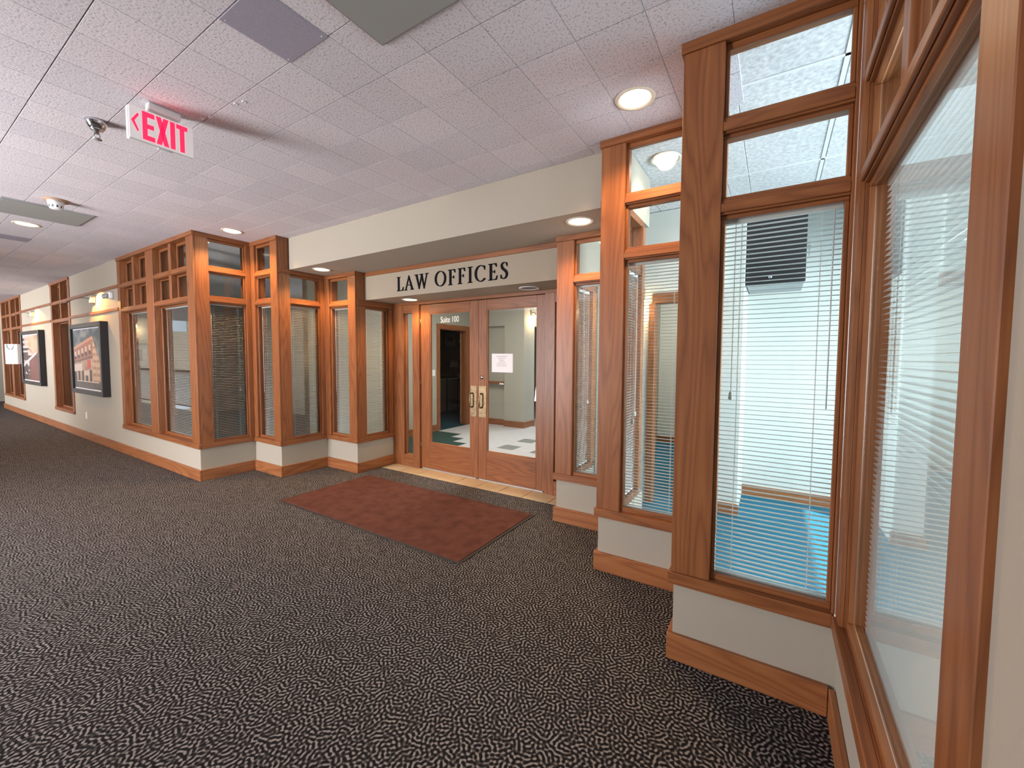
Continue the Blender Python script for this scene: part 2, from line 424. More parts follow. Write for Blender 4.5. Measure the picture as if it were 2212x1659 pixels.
# ------------------------------------------------------------------ large structure
# hall floor (L-shaped round the atrium opening)
_s = [(HW[0]+.06, YS[0]+.06), (HW[0]+.06, YS[1]+.06), (HW[1]+.06, YS[1]+.06), (HW[1]+.06, YS[2]+.06), (HW[2]+.06, YS[2]+.06), (HW[2]+.06, 3.617)]
v = [(HX0, -.35, 0), (-11.5, -.35, 0), (-11.5, -3.0, 0), (HX1+.06, -3.0, 0), (HX1+.06, YS[0]+.06, 0)] + [(XC+a, b, 0) for a, b in _s] + [(XC-a, b, 0) for a, b in reversed(_s)] + [(HX0+2.6, YS[0]+.06, 0), (HX0+2.6, 6.5, 0), (HX0, 6.5, 0)]
bm = bmesh.new(); fc = bm.faces.new([bm.verts.new(p) for p in v])
r = bmesh.ops.extrude_face_region(bm, geom=[fc])
for q in r['geom']:
    if isinstance(q, bmesh.types.BMVert): q.co.z -= .15
struct(bm_obj('floor', bm, M['carpet']), 'dark carpet with a light meandering pattern')
# ceiling with tiles
ceiling = struct(box('ceiling', HX0, .6, -3.1, 2.80, CEIL+.0125, CEIL+.12, M['slab']), 'suspended ceiling of small square tiles')
T = .3048
def tile_mesh(sx, sy):
    gx, gy, ch, th = .0018, .0046, .0007, .012
    a, b = sx/2-gx/2, sy/2-gy/2
    v = [(-a, -b, th), (a, -b, th), (a, b, th), (-a, b, th), (-a, -b, ch), (a, -b, ch), (a, b, ch), (-a, b, ch),
         (-a+ch, -b+ch, 0), (a-ch, -b+ch, 0), (a-ch, b-ch, 0), (-a+ch, b-ch, 0)]
    f = [(0, 1, 2, 3)]
    for k in range(4):
        n = (k+1) % 4; f += [(k, k+4, n+4, n), (k+4, k+8, n+8, n+4)]
    f.append((8, 11, 10, 9))
    return v, f
cells = []
for i in range(-66, 6):
    for j in range(-16, 7):
        x0, y0 = -1.102+i*T, 1.471+j*T; x1, y1 = x0+T, y0+T
        if x1 < HX0+.1 or x0 > .24 or y1 < -3.0 or y0 > 2.80: continue
        if x1 < -11.5 and y1 < -.35: continue
        y1 = min(y1, 2.80); x1 = min(x1, .30)
        if y0 > 2.60 and (x1 < -5.02 or x0 > -.95): continue
        if y0 > 2.02 and (x1 < -5.6 or x0 > -.36): continue
        cx, cy = (x0+x1)/2, (y0+y1)/2
        fwd = cx*_f.x+cy*_f.y; side = cx*_r.x+cy*_r.y
        vis = fwd > .3 and abs(side) < 1.3*fwd+.3
        cells.append((0 if vis else 1, math.hypot(cx, cy), cx, cy, round(x1-x0, 4), round(y1-y0, 4)))
cells.sort()
TM = {}
tv, tf = [], []
for k, (vis, dist, cx, cy, sx, sy) in enumerate(cells):
    key = (sx, sy)
    if k < 300:
        if key not in TM:
            v, f = tile_mesh(sx, sy); me = bpy.data.meshes.new('ceiling_tile'); me.from_pydata(v, [], f); me.update(); me.materials.append(M['tile']); TM[key] = me
        o = bpy.data.objects.new('ceiling_tile', TM[key]); COL.objects.link(o); o.parent = ceiling; o.location = (cx, cy, CEIL)
    else:
        v, f = tile_mesh(sx, sy); n0 = len(tv)
        tv += [(p[0]+cx, p[1]+cy, p[2]+CEIL) for p in v]; tf += [tuple(q+n0 for q in p) for p in f]
far = pyd('far_ceiling_tiles', tv, tf, M['tile'], ceiling); far['kind'] = 'stuff'

# soffit over the entrance, sign beam
struct(box('wall_soffit', XC-HW[1]+.012, XC+HW[1]-.012, 2.80, 3.42, SOF, CEIL+.1, M['plaster']), 'plaster soffit band across the top of the entrance recess')
struct(box('wall_sign_beam', XC-HW[2]+.002, XC+HW[2]-.002, 3.41, YD+.09, BEAM, SOF+.02, M['plaster_shaded']), 'beige plaster beam carrying the lettering over the doors')
struct(boxes('ceiling_sun_block', [(HX0-.2, 3.2, -.34, 13.2, 3.02, 3.12), (-11.4, 3.2, -3.2, -.34, 3.02, 3.12)], M['slab']), 'unseen slab added over the rooms to stop sun leaks')  # added out of view to block sun leaking in from above
TR = [0]
def trim(x0, x1, y0, y1, z0, z1, label, lib=None):
    TR[0] += 1
    return struct(wood('trim_%d' % TR[0], x0, x1, y0, y1, z0, z1, None, .003, lib), label)
trim(XC-HW[2], XC+HW[2], 3.398, 3.41, 2.452, SOF, 'oak strip along the top of the lettered beam')

# walls
def wall(name, x0, x1, y0, y1, z0, z1, mat='plaster', label=None):
    return struct(box('wall_'+name, x0, x1, y0, y1, z0, z1, M[mat]), label)
P_ = .012      # plaster lies this far behind the wood faces
X0L, X1L, X2L = XC-HW[0], XC-HW[1], XC-HW[2]
X0R, X1R, X2R = XC+HW[0], XC+HW[1], XC+HW[2]
W1 = (-8.17, X0L); W2 = (-12.2, -10.8); W3 = (-17.65, -15.08)
# hall wall, pieces between and under the windows
segs = [(HX0+2.6, W3[0]), (W3[1], W2[0]), (W2[1], W1[0])]
bmw = bmesh.new()
for a, b in segs: add_box(bmw, a, b, YS[0]+P_, YS[0]+.12, 0, CEIL)
for a, b in (W1, W2, W3): add_box(bmw, a, b-(P_ if b == X0L else 0), YS[0]+P_, YS[0]+.119, 0, SILL0)
hall_wall = struct(bm_obj('wall_hall', bmw, M['plaster']), 'cream hall wall with pictures and tall windows')
# knee walls of the stepped entrance
def knee(name, pts, label):
    bm = bmesh.new()
    for b in pts: add_box(bm, *b, 0, SILL0)
    return struct(bm_obj('wall_'+name, bm, M['plaster']), label)
k = P_; t = .12
e_ = .03
knee('entrance_left', [(X0L-t, X0L-k-.0005, YS[0]+k+e_, YS[1]+t), (X0L-k-e_, X1L-k, YS[1]+k, YS[1]+t-.002), (X1L-t, X1L-k-.0005, YS[1]+k+e_, YS[2]+t), (X1L-k-e_, X2L-k, YS[2]+k, YS[2]+t-.002), (X2L-t, X2L-k-.0005, YS[2]+k+e_, YD+.02)], 'low stepped plaster wall left of the entrance')
knee('entrance_right', [(X0R+k, HX1+k+e_, YS[0]+k, YS[0]+t-.002), (X0R+k+.0005, X0R+t, YS[0]+k+e_, YS[1]+t), (X1R+k, X0R+k+e_, YS[1]+k, YS[1]+t-.002), (X1R+k+.0005, X1R+t, YS[1]+k+e_, YS[2]+t), (X2R+k, X1R+k+e_, YS[2]+k, YS[2]+t-.002), (X2R+k+.0005, X2R+t, YS[2]+k+e_, YD+.02)], 'low stepped plaster wall right of the entrance')
knee('right_under_window', [(HX1+k, HX1+t, .78, YS[0]+.02)], 'low plaster wall below the large window at the right')
wall('right', HX1+k, HX1+t, -3.0, .78, 0, CEIL, label='beige textured wall at the right edge')
# walls above the low inner bays
wall('above_left_bay', X1L-t, X1L-k, 2.80, 3.42, SOF, CEIL, label='plaster above the low left window')
wall('above_right_bay', X1R+k, X1R+t, 2.80, 3.42, SOF, CEIL, label='plaster above the low right window')
wall('above_left_return', X1L-k, X2L-k, YS[2]+k, YS[2]+t, SOF, CEIL)
wall('above_right_return', X2R+k, X1R+k, YS[2]+k, YS[2]+t, SOF, CEIL)
wall('above_left_side', X2L-t, X2L-.002, 3.38, YD+.1, BEAM, CEIL)
wall('above_right_side', X2R+.002, X2R+t, 3.38, YD+.1, BEAM, CEIL)

# baseboards
BN = [0]
def baseboard(side, x0, x1, y0, y1, label):
    return struct(wood('baseboard_'+side, x0, x1, y0, y1, 0, .128, None, .003, OAKL), label)
b0, b1 = -.011, P_
def bb_y(side, xa, xb, y, label): baseboard(side, xa, xb, y+b0, y+b1, label)
bb_y('hall', HX0+2.6, X0L+.011, YS[0], 'oak baseboard along the hall wall')
baseboard('left_return', X0L-b1, X0L-b0, YS[0]+b1, YS[1]-.011, 'oak baseboard on the first return left of the entrance')
bb_y('left_step', X0L+b1*0, X1L+.011, YS[1], 'oak baseboard on the first step left of the entrance')
baseboard('left_inner_return', X1L-b1, X1L-b0, YS[1]+b1, YS[2]-.011, 'oak baseboard on the second return left of the entrance')
bb_y('left_inner_step', X1L, X2L+.011, YS[2], 'oak baseboard on the second step left of the entrance')
baseboard('left_door_return', X2L-b1, X2L-b0, YS[2]+b1, YD-.02, 'oak baseboard beside the left sidelight')
bb_y('right_near', X0R-.011, HX1-.011, YS[0], 'oak baseboard nearest the camera')
baseboard('right_return', X0R+b0, X0R+b1, YS[0]+b1, YS[1]-.011, None)
bb_y('right_step', X1R-.011, X0R, YS[1], 'oak baseboard on the middle step right of the entrance')
baseboard('right_inner_return', X1R+b0, X1R+b1, YS[1]+b1, YS[2]-.011, None)
bb_y('right_inner_step', X2R-.011, X1R, YS[2], 'oak baseboard on the step beside the right door')
baseboard('right_door_return', X2R+b0, X2R+b1, YS[2]+b1, YD-.02, None)
baseboard('right', HX1+b0, HX1+b1, -3.0, YS[0]-.011, 'oak baseboard below the large right window')

# ---- window units
ZB2, ZB1 = 2.122, 2.470
FA = Face('+x', X0L); FA2 = Face('-y', YS[1]); FB = Face('+x', X1L); FB2 = Face('-y', YS[2]); FC = Face('+x', X2L)
GA = Face('-x', X0R); GB = Face('-x', X1R); GC = Face('-x', X2R); G3 = Face('-y', YS[0]); GW = Face('-x', HX1); FH = Face('-y', YS[0])
PW = .15
cA = (YS[0]+PW, YS[1]-.055); cA2 = (X0L+.085, X1L-PW)
cB = (YS[1]+PW+.003, YS[2]-.06); cB2 = (X1L+.085, X2L-.145); cC = (YS[2]+.152, YD-.10)
bay(FA, YS[0], YS[1], CEIL, [cA], [ZB2, ZB1], cornL=True, label='oak window with two transoms facing the entrance, at the outer left corner', sill_ext=(.0, 0))
bay(FA2, X0L, X1L, CEIL, [cA2], [ZB2, ZB1], conv='R', label='narrow oak window on the first step left of the entrance', sill_ext=(-.012, .012), head_ext=(0, .010))
bay(FB, YS[1], YS[2], SOF, [cB], [ZB2], cornL=True, label='oak window with one transom under the soffit, left of the sign')
bay(FB2, X1L, X2L, SOF, [cB2], [ZB2], conv='R', label='narrow oak window on the second step left of the entrance', sill_ext=(-.012, .012), head_ext=(0, .010))
bay(FC, YS[2], YD, BEAM, [cC], [], cornL=True, label='single oak window beside the left sidelight', head_h=.075)
# tall corner boards that rise past the low bays beside soffit and beam
struct(FB.wood('trim_corner_left', YS[1]+.02, 2.80, -.03, 0, SOF, CEIL, None), 'oak corner board beside the soffit at the left')
struct(FC.wood('trim_corner_sign_left', YS[2]+.02, 3.41, -.03, 0, BEAM, SOF, None), 'oak corner board at the left end of the sign beam')
# right side, mirrored
bay(GA, YS[0], YS[1], CEIL, [cA], [ZB2, ZB1], cornL=True, label='oak side window at the outer right corner, seen edge-on')
c3 = (X0R+.168, HX1-.012)
bay(G3, X0R, HX1, CEIL, [c3], [ZB2, ZB1], conv='L', label='tall oak window with two transoms nearest the camera on the right', sill_ext=(.012, -.012), head_ext=(.010, 0))
bay(GB, YS[1], YS[2], SOF, [cB], [ZB2], cornL=True, label='oak side window under the right end of the soffit')
c2 = (X1R+.158, X0R-.085)
bay(FA2, X1R, X0R, CEIL, [c2], [ZB2, ZB1], conv='L', label='tall oak window with two transoms on the middle right step', sill_ext=(.012, -.012), head_ext=(.010, 0))
bay(GC, YS[2], YD, BEAM, [cC], [], cornL=True, label='single oak window beside the right sidelight', head_h=.075)
c1 = (X2R+.155, X1R-.085)
bay(FB2, X2R, X1R, SOF, [c1], [ZB2], conv='L', label='oak window with one transom on the step beside the right door', sill_ext=(.012, -.012), head_ext=(.010, 0))
struct(GB.wood('trim_corner_right', YS[1]+.02, 2.80, -.03, 0, SOF, CEIL, None), 'oak corner board beside the soffit at the right')
struct(GC.wood('trim_corner_sign_right', YS[2]+.02, 3.41, -.03, 0, BEAM, SOF, None), 'oak corner board at the right end of the sign beam')
# large window in the right wall
cW = (.905, 1.965)
bay(GW, .78, YS[0], CEIL, [cW], [ZB2, ZB1], split=True, label='large oak window with divided transoms in the right wall', sill_ext=(0, -.013), thick=.12)
# hall windows
cH = [(-8.06, -7.04), (-6.79, -5.765)]
bay(FH, W1[0], W1[1], CEIL, cH, [ZB2, ZB1], split=True, recess=.095, thick=.15, conv='R', label='double oak hall window with gridded transoms at the outer left corner', sill_ext=(0, .012), head_ext=(0, .010))
bay(FH, W2[0], W2[1], CEIL, [(-12.09, -10.91)], [ZB2, ZB1], split=True, recess=.11, thick=.16, label='narrow oak hall window between the two framed pictures')
bay(FH, W3[0], W3[1], CEIL, [(-17.54, -16.50), (-16.28, -15.19)], [ZB2, ZB1], split=True, recess=.11, thick=.16, label='farthest double oak hall window at the left edge')

# blinds
ZL0, ZL1 = SILL1+.004, ZB2-.034
blind(FA, *cA, ZL0, ZL1, 'white venetian blind in the widest pane facing the entrance, at the outer left corner', tilt=.20)
blind(FA2, *cA2, ZL0, ZL1, 'white venetian blind in the narrow pane right of the outer left corner pane', tilt=.20)
blind(FB, *cB, ZL0, ZL1, 'white venetian blind in the pane under the left end of the soffit', tilt=.20)
blind(FB2, *cB2, ZL0, ZL1, 'white venetian blind in the narrow pane left of the single untransomed window', tilt=.20)
blind(FC, *cC, ZL0, BEAM-.075-.002, 'white venetian blind in the untransomed window next to the left sidelight', tilt=.20)
blind(GA, *cA, ZL0, ZL1, 'white venetian blind seen edge-on at the left inside the nearest tall right window', tilt=0., cord_side=1)
blind(G3, *c3, ZL0, ZL1, 'white venetian blind in the tall pane in front of the black wall cabinet', tilt=-.03, cord_side=-1, cord_z=1.30)
blind(GB, *cB, ZL0, ZL1, 'white venetian blind seen edge-on at the left inside the middle right window', tilt=0.)
blind(FA2, *c2, ZL0, ZL1, 'white venetian blind in the tall pane on the middle right step', tilt=-.03, cord_side=-1)
blind(GC, *cC, ZL0, BEAM-.077, 'white venetian blind beside the right sidelight, seen through the window next to the right door', tilt=0.)
blind(FB2, *c1, ZL0, ZL1, 'white venetian blind in the window beside the right door', tilt=.05, cord_side=-1)
blind(GW, *cW, ZL0, ZL1, 'white venetian blind in the large window of the right wall', tilt=.10, cord_side=1, cord_z=.9)
blind(FH, *cH[1], ZL0, ZL1, 'white venetian blind in the hall window pane next to the outer left corner', tilt=.12, d=-.125)
blind(FH, *cH[0], ZL0, ZL1, 'white venetian blind in the hall window pane next to the street-corner picture', tilt=.12, d=-.125)

# ------------------------------------------------------------------ entrance doors
DY = YD
fr = empty('door_frame'); struct(fr, 'oak frame with narrow sidelights around the double doors')
fr.name = 'trim_door_frame'
xl, xr = X2L+.002, X2R-.002
DL, DM, DR = -3.862, -2.940, -2.043
wood('frame_head', xl, xr, DY-.03, DY+.06, 2.128, BEAM, fr)
for a, b in ((xl, xl+.20), (DL-.125, DL-.003), (DR+.003, DR+.118), (xr-.10, xr)):
    wood('frame_post', a, b, DY-.03, DY+.06, 0, 2.128, fr)
for a, b in ((xl+.20, DL-.125), (DR+.118, xr-.10)):
    wood('sidelight_sill', a, b, DY-.028, DY+.06, 0, .155, fr)
    wood('sidelight_head', a, b, DY-.028, DY+.06, 2.03, 2.128, fr)
    p = box('pane', a, b, DY+.028, DY+.034, .155, 2.03, M['glass'], fr)
    wood('stop', a, a+.018, DY+.005, DY+.028, .155, 2.03, p); wood('stop', b-.018, b, DY+.005, DY+.028, .155, 2.03, p)
wood('frame_astragal', DM-.011, DM+.011, DY-.004, DY+.003, .02, 2.122, fr, .003)
def door(n, x0, x1, hinge, label):
    d = empty('door_%d' % n); struct(d, label)
    y0, y1 = DY, DY+.045; z0, z1 = .018, 2.122
    sl, srr = (.155, .113) if hinge == 'l' else (.125, .108)
    g0, g1 = (.354, 2.008)
    wood('stile', x0, x0+sl, y0, y1, z0, z1, d); wood('stile', x1-srr, x1, y0, y1, z0, z1, d)
    wood('top_rail', x0+sl, x1-srr, y0, y1, g1, z1, d, .0015); wood('bottom_rail', x0+sl, x1-srr, y0, y1, z0, g0, d, .0015)
    p = box('pane', x0+sl, x1-srr, y0+.02, y0+.026, g0, g1, M['glass'], d)
    for a in ((x0+sl, x0+sl+.01, g0, g1), (x1-srr-.01, x1-srr, g0, g1), (x0+sl+.01, x1-srr-.01, g0, g0+.01), (x0+sl+.01, x1-srr-.01, g1-.01, g1)):
        wood('stop', a[0], a[1], y0+.006, y0+.02, a[2], a[3], p, .002, OAKL)
    hx = x0 if hinge == 'l' else x1
    for hz in (.30, 1.12, 1.90):
        lathe('hinge', [(.006, -.05), (.006, .05)], M['brass'], d, 8, (hx, y0-.004, hz))
    px0, px1 = (-3.046, -2.956) if hinge == 'l' else (-2.925, -2.815)
    pl = box('push_plate', px0, px1, y0-.004, y0, .752, 1.122, M['brass'], d, .001)
    c = (px0+px1)/2+(-.018 if hinge == 'l' else -.01)
    tube('pull_handle', [(c, y0-.004, 1.03), (c, y0-.035, 1.032), (c, y0-.052, 1.015), (c, y0-.055, .95), (c, y0-.052, .885), (c, y0-.035, .868), (c, y0-.004, .87)], .0095, M['brass'], pl, 10)
    box('kick_strip', x0+.02, x1-.02, y0-.004, y0+.05, .004, .017, M['steel'], d)
    return d
door(1, DL, DM-.003, 'l', 'left leaf of the oak and glass double door, lettered at the top')
d2 = door(2, DM+.003, DR, 'r', 'right leaf of the oak and glass double door')
lathe('lock', [(.0, -.016), (.010, -.016), (.012, -.012), (.022, -.008), (.025, 0)], M['chrome'], d2, 20, (-2.882, DY, 1.221), 'y')

def text_mesh(name, s, size, mat, ext=.0004):
    c = bpy.data.curves.new(name, 'FONT'); c.body = s; c.size = size; c.extrude = ext; c.resolution_u = 4
    o = bpy.data.objects.new('tmp', c); COL.objects.link(o)
    dg = bpy.context.evaluated_depsgraph_get(); me = bpy.data.meshes.new_from_object(o.evaluated_get(dg))
    bpy.data.objects.remove(o); bpy.data.curves.remove(c)
    me.materials.clear(); me.materials.append(mat); return me
me = text_mesh('suite_text', 'Suite 100', .105, M['letterwhite'])
xs = [q.co.x for q in me.vertices]; sx = .292/(max(xs)-min(xs)); mnx = min(xs)
for q in me.vertices: q.co = Vector(((q.co.x-mnx)*sx-3.536, DY+.0185+q.co.z, 1.888+q.co.y))
st = link('suite_lettering', me, None, bpy.data.objects['door_1']); st['label'] = 'white lettering reading Suite 100'

# paper notice taped inside the right pane
pn = thing('paper_notice', 'white typed notice taped to the right door glass', 'notice')
box('sheet', -2.752, -2.466, DY+.0172, DY+.0192, 1.288, 1.50, M['paper'], pn)
pl = []
for z, a, b in ((1.468, -2.685, -2.545), (1.447, -2.662, -2.568), (1.425, -2.648, -2.582), (1.404, -2.660, -2.566), (1.382, -2.682, -2.541), (1.361, -2.684, -2.541)):
    x = a
    while x < b-.01:
        w = random.uniform(.010, .026); pl.append((x, min(x+w, b), DY+.0164, DY+.0174, z-.003, z+.003)); x += w+.006
boxes('printed_lines', pl, M['ink'], pn)

# threshold tiles
th = struct(box('floor_threshold', X2L-.01, X2R+.01, 3.617, YD+.10, -.02, -.002, M['grout']), 'strip of tan tiles in front of the doors')
x = -3.092-4*.305
while x < X2R:
    a, b = max(x+.0035, X2L-.008), min(x+.3015, X2R+.008)
    if b-a > .02: box('tile', a, b, 3.619, YD+.02, -.012, .003, M['threshold'], th, .0012)
    x += .305
# door mat
dm = thing('door_mat', 'brown entrance mat with a black rubber border on the carpet', 'mat')
mx0, mx1, my0, my1 = -4.175, -1.82, 2.185, 3.285
box('rubber_border', mx0, mx1, my0, my1, .001, .006, M['rubber'], dm, .002)
box('pile', mx0+.022, mx1-.022, my0+.022, my1-.022, .003, .0115, M['mat'], dm, .003)

# ------------------------------------------------------------------ sign letters
def strip(pts):
    """pts: (x, z, width) centre line -> list of quads"""
    out = []
    L_, R_ = [], []
    for i, (x, z, w) in enumerate(pts):
        a = pts[max(i-1, 0)]; b = pts[min(i+1, len(pts)-1)]
        tx, tz = b[0]-a[0], b[1]-a[1]; l = math.hypot(tx, tz) or 1
        nx, nz = -tz/l, tx/l
        L_.append((x+nx*w/2, z+nz*w/2)); R_.append((x-nx*w/2, z-nz*w/2))
    for i in range(len(pts)-1): out.append([L_[i], L_[i+1], R_[i+1], R_[i]])
    return out
def rect(a, b, c, d): return [(a, c), (b, c), (b, d), (a, d)]
def ring(cx, rx, rz, a0, a1, n=40, thick=.135, thin=.045, skew=.25):
    o = []
    pts = []
    for i in range(n+1):
        a = a0+(a1-a0)*i/n
        w = thin+(thick-thin)*abs(math.cos(a+skew*.4))**1.4
        pts.append((cx+rx*math.cos(a), .5+rz*math.sin(a), w))
    return strip(pts)
def smooth_pts(p, n=6):
    out = []
    for i in range(len(p)-1):
        p0 = p[max(i-1, 0)]; p1 = p[i]; p2 = p[i+1]; p3 = p[min(i+2, len(p)-1)]
        for k in range(n):
            t = k/n
            out.append(tuple(.5*((2*b)+(-a+c)*t+(2*a-5*b+4*c-d)*t*t+(-a+3*b-3*c+d)*t**3) for a, b, c, d in zip(p0, p1, p2, p3)))
    out.append(p[-1]); return out
SER = .045
GLY = {
 'L': (.66, [rect(.10, .235, 0, 1), rect(0, .34, 1-SER, 1), rect(0, .60, 0, SER), [(.48, SER), (.60, 0), (.66, .26), (.625, .26), (.57, .10)]]),
 'A': (.92, [[(.10, 0), (.165, 0), (.47, .93), (.44, 1.01)], [(.40, .98), (.46, 1.02), (.86, 0), (.70, 0)], rect(.24, .62, .33, .375), rect(0, .27, 0, SER), rect(.60, .92, 0, SER)]),
 'W': (1.30, [[(.10, 1), (.245, 1), (.47, .16), (.42, -.02)], [(.40, -.02), (.455, -.02), (.70, .86), (.66, 1)], [(.58, 1), (.72, 1), (.93, .16), (.89, -.02)], [(.87, -.02), (.925, -.02), (1.20, 1), (1.145, 1)], rect(0, .33, 1-SER, 1), rect(.50, .80, 1-SER, 1), rect(1.03, 1.30, 1-SER, 1)]),
 'O': (.98, ring(.49, .42, .485, 0, 2*math.pi, 56)),
 'F': (.60, [rect(.10, .235, 0, 1), rect(0, .34, 0, SER), rect(0, .56, 1-SER, 1), rect(.23, .46, .48, .525), [(.52, 1), (.56, 1), (.58, .78), (.55, .78), (.46, .955)], rect(.435, .465, .41, .595)]),
 'I': (.36, [rect(.115, .25, 0, 1), rect(0, .365, 0, SER), rect(0, .365, 1-SER, 1)]),
 'C': (.84, ring(.46, .40, .485, math.radians(48), math.radians(312), 48)+[[(.70, .84), (.77, .96), (.775, .70), (.75, .70)], [(.70, .15), (.80, .10), (.81, .13), (.74, .21)]]),
 'E': (.66, [rect(.10, .235, 0, 1), rect(0, .58, 1-SER, 1), rect(0, .60, 0, SER), rect(.23, .46, .48, .525), [(.54, 1), (.58, 1), (.595, .79), (.565, .79), (.47, .955)], rect(.435, .465, .41, .595), [(.48, SER), (.60, 0), (.655, .25), (.62, .25), (.57, .10)]]),
 'S': (.56, strip(smooth_pts([(.475, .80, .05), (.43, .92, .05), (.29, .975, .05), (.14, .91, .085), (.10, .77, .12), (.18, .62, .135), (.32, .51, .14), (.44, .38, .135), (.465, .22, .12), (.39, .07, .085), (.24, .022, .05), (.10, .07, .05), (.055, .21, .05)]))+[[(.46, .95), (.49, .95), (.50, .74), (.47, .74)], [(.03, .27), (.06, .27), (.065, .04), (.04, .04)]]),
}
def poly_obj(name, polys, fx, y0, y1, mat, parent):
    """extrude 2D polygons (px,pz) -> fx maps to (x,z)"""
    v, f = [], []
    for p in polys:
        n = len(p); b = len(v)
        for yy in (y0, y1):
            for q in p:
                x, z = fx(*q); v.append((x, yy, z))
        f.append(tuple(range(b, b+n))); f.append(tuple(range(b+2*n-1, b+n-1, -1)))
        for i in range(n): j = (i+1) % n; f.append((b+i, b+n+i, b+n+j, b+j))
    o = pyd(name, v, f, mat, parent)
    bm = bmesh.new(); bm.from_mesh(o.data); bmesh.ops.recalc_face_normals(bm, faces=bm.faces); bm.to_mesh(o.data); bm.free()
    return o
sg = thing('wall_lettering', 'black raised serif letters reading LAW OFFICES on the beige beam', 'sign')
CAP = .163
for word, x0, x1 in (('LAW', -3.767, -3.268), ('OFFICES', -3.170, -2.214)):
    tot = sum(GLY[c][0] for c in word)*CAP
    kern = {'LAW': (-.10, -.10)}.get(word, (0,)*6)
    gap = ((x1-x0)-tot)/(len(word)-1); x = x0
    for c in word:
        poly_obj('letter', GLY[c][1], lambda a, b, x=x: (x+a*CAP, 2.226+b*CAP), 3.398, 3.4095, M['letter'], sg)
        x += GLY[c][0]*CAP+gap

# ------------------------------------------------------------------ ceiling fixtures
WARM = (1.0, 0.60, 0.27)
def downlight(x, y, z, label, on=True, power=26, r=.088, lens='lens', color=WARM, spot=2.5):
    t = thing('recessed_light', label, 'light', 'recessed ceiling lights')
    lathe('trim_ring', [(r+.018, 0), (r+.016, -.006), (r+.004, -.008), (r-.004, -.002), (r-.010, -.0005)], M['trimring'] if on else M['white'], t, 36, (x, y, z))
    lathe('lens', [(0.0, -.0035), (r-.012, -.003), (r-.006, -.001)], M[lens] if on else M['lensoff'], t, 32, (x, y, z))
    if on:
        light('lamp', 'SPOT', (x, y, z-.02), power, color, t, (0, 0, -1), spot_size=spot, spot_blend=.6, shadow_soft_size=.07)
    return t
downlight(-.688, 2.324, CEIL, 'lit recessed light in the tiled ceiling beside the tall right windows', power=60)
downlight(-5.233, 2.307, CEIL, 'lit recessed light in the tiled ceiling at the outer left corner', power=75)
downlight(-6.877, 1.013, CEIL, 'lit recessed light next to the grey grille far down the hall', power=60)
downlight(-10.9, 1.013, CEIL, 'lit recessed light far down the hall ceiling', power=60)
downlight(-4.613, 2.998, SOF, 'lit recessed light at the left end of the soffit', power=52)
downlight(-1.291, 2.987, SOF, 'lit recessed light at the right end of the soffit', power=52)
downlight(-3.816, 3.657, BEAM, 'lit recessed light under the beam above the left door', power=34)
downlight(-2.128, 3.669, BEAM, 'unlit recessed light under the beam above the right door', on=False)
downlight(-.697, 3.122, CEIL-.002, 'lit recessed light in the office ceiling behind the middle right window', power=10, lens='lenscool', color=(1, .9, .75))

# exit sign
ex = thing('exit_sign', 'white exit sign with red letters and arrow hanging from the ceiling', 'sign')
EX = -3.0
box('canopy', EX-.045, EX+.012, .916, 1.064, 2.832, CEIL, M['white'], ex, .004)
box('housing', EX-.042, EX-.004, .828, 1.128, 2.645, 2.824, M['white'], ex, .006)
box('face_panel', EX-.006, EX, .832, 1.126, 2.648, 2.822, M['exitface'], ex, .002)
box('bottom_lens', EX-.03, EX-.015, .96, 1.02, 2.640, 2.646, M['clear'], ex)
h = .152; z0 = 2.660
EXG = {'E': (.24, [rect(0, .095, 0, 1), rect(.09, .24, .83, 1), rect(.09, .225, .42, .58), rect(.09, .24, 0, .17)]),
       'X': (.26, [[(0, 1), (.105, 1), (.26, 0), (.155, 0)], [(.155, 1), (.26, 1), (.105, 0), (0, 0)]]),
       'I': (.10, [rect(0, .10, 0, 1)]),
       'T': (.24, [rect(0, .24, .84, 1), rect(.07, .17, 0, .86)])}
def ex_poly(name, polys, u0, su):
    o = poly_obj(name, [[(-a, b) for a, b in p] for p in polys], lambda a, b: (a, b), 0, .0015, M['exitred'], ex)
    for q in o.data.vertices:
        a, d, b = -q.co.x, q.co.y, q.co.z
        q.co = Vector((EX+.0002+d, u0+a*su, z0+b*h))
    o.data.update(); return o
su = .225
for c, u in (('E', .888), ('X', .948), ('I', 1.0135), ('T', 1.043)): ex_poly('letter', EXG[c][1], u, su)
ex_poly('arrow', [[(0, .55), (.14, .86), (.17, .80), (.07, .55)], [(0, .55), (.07, .55), (.16, .26), (.13, .20)]], .840, .20)
light('glow', 'AREA', (EX+.02, .98, 2.735), .06, (1, .05, .12), ex, (1, 0, 0), shape='RECTANGLE', size=.12, size_y=.22)

# sprinkler
sp = thing('sprinkler', 'chrome ceiling sprinkler head beside the exit sign', 'sprinkler')
sx_, sy_ = -3.512, .821
lathe('escutcheon', [(.052, 0), (.054, -.004), (.046, -.020), (.036, -.042), (.026, -.046), (.0, -.046)], M['chrome'], sp, 28, (sx_, sy_, CEIL))
lathe('body', [(.030, -.046), (.030, -.054), (.012, -.058), (.010, -.075), (0, -.075)], M['chrome'], sp, 20, (sx_, sy_, CEIL))
for a in (-1, 1): tube('frame_arm', [(sx_, sy_+a*.010, CEIL-.07), (sx_, sy_+a*.013, CEIL-.088), (sx_, sy_+a*.004, CEIL-.104)], .003, M['steel'], sp, 6)
lathe('deflector', [(0, -.102), (.022, -.104), (.023, -.107), (0, -.107)], M['steel'], sp, 20, (sx_, sy_, CEIL))
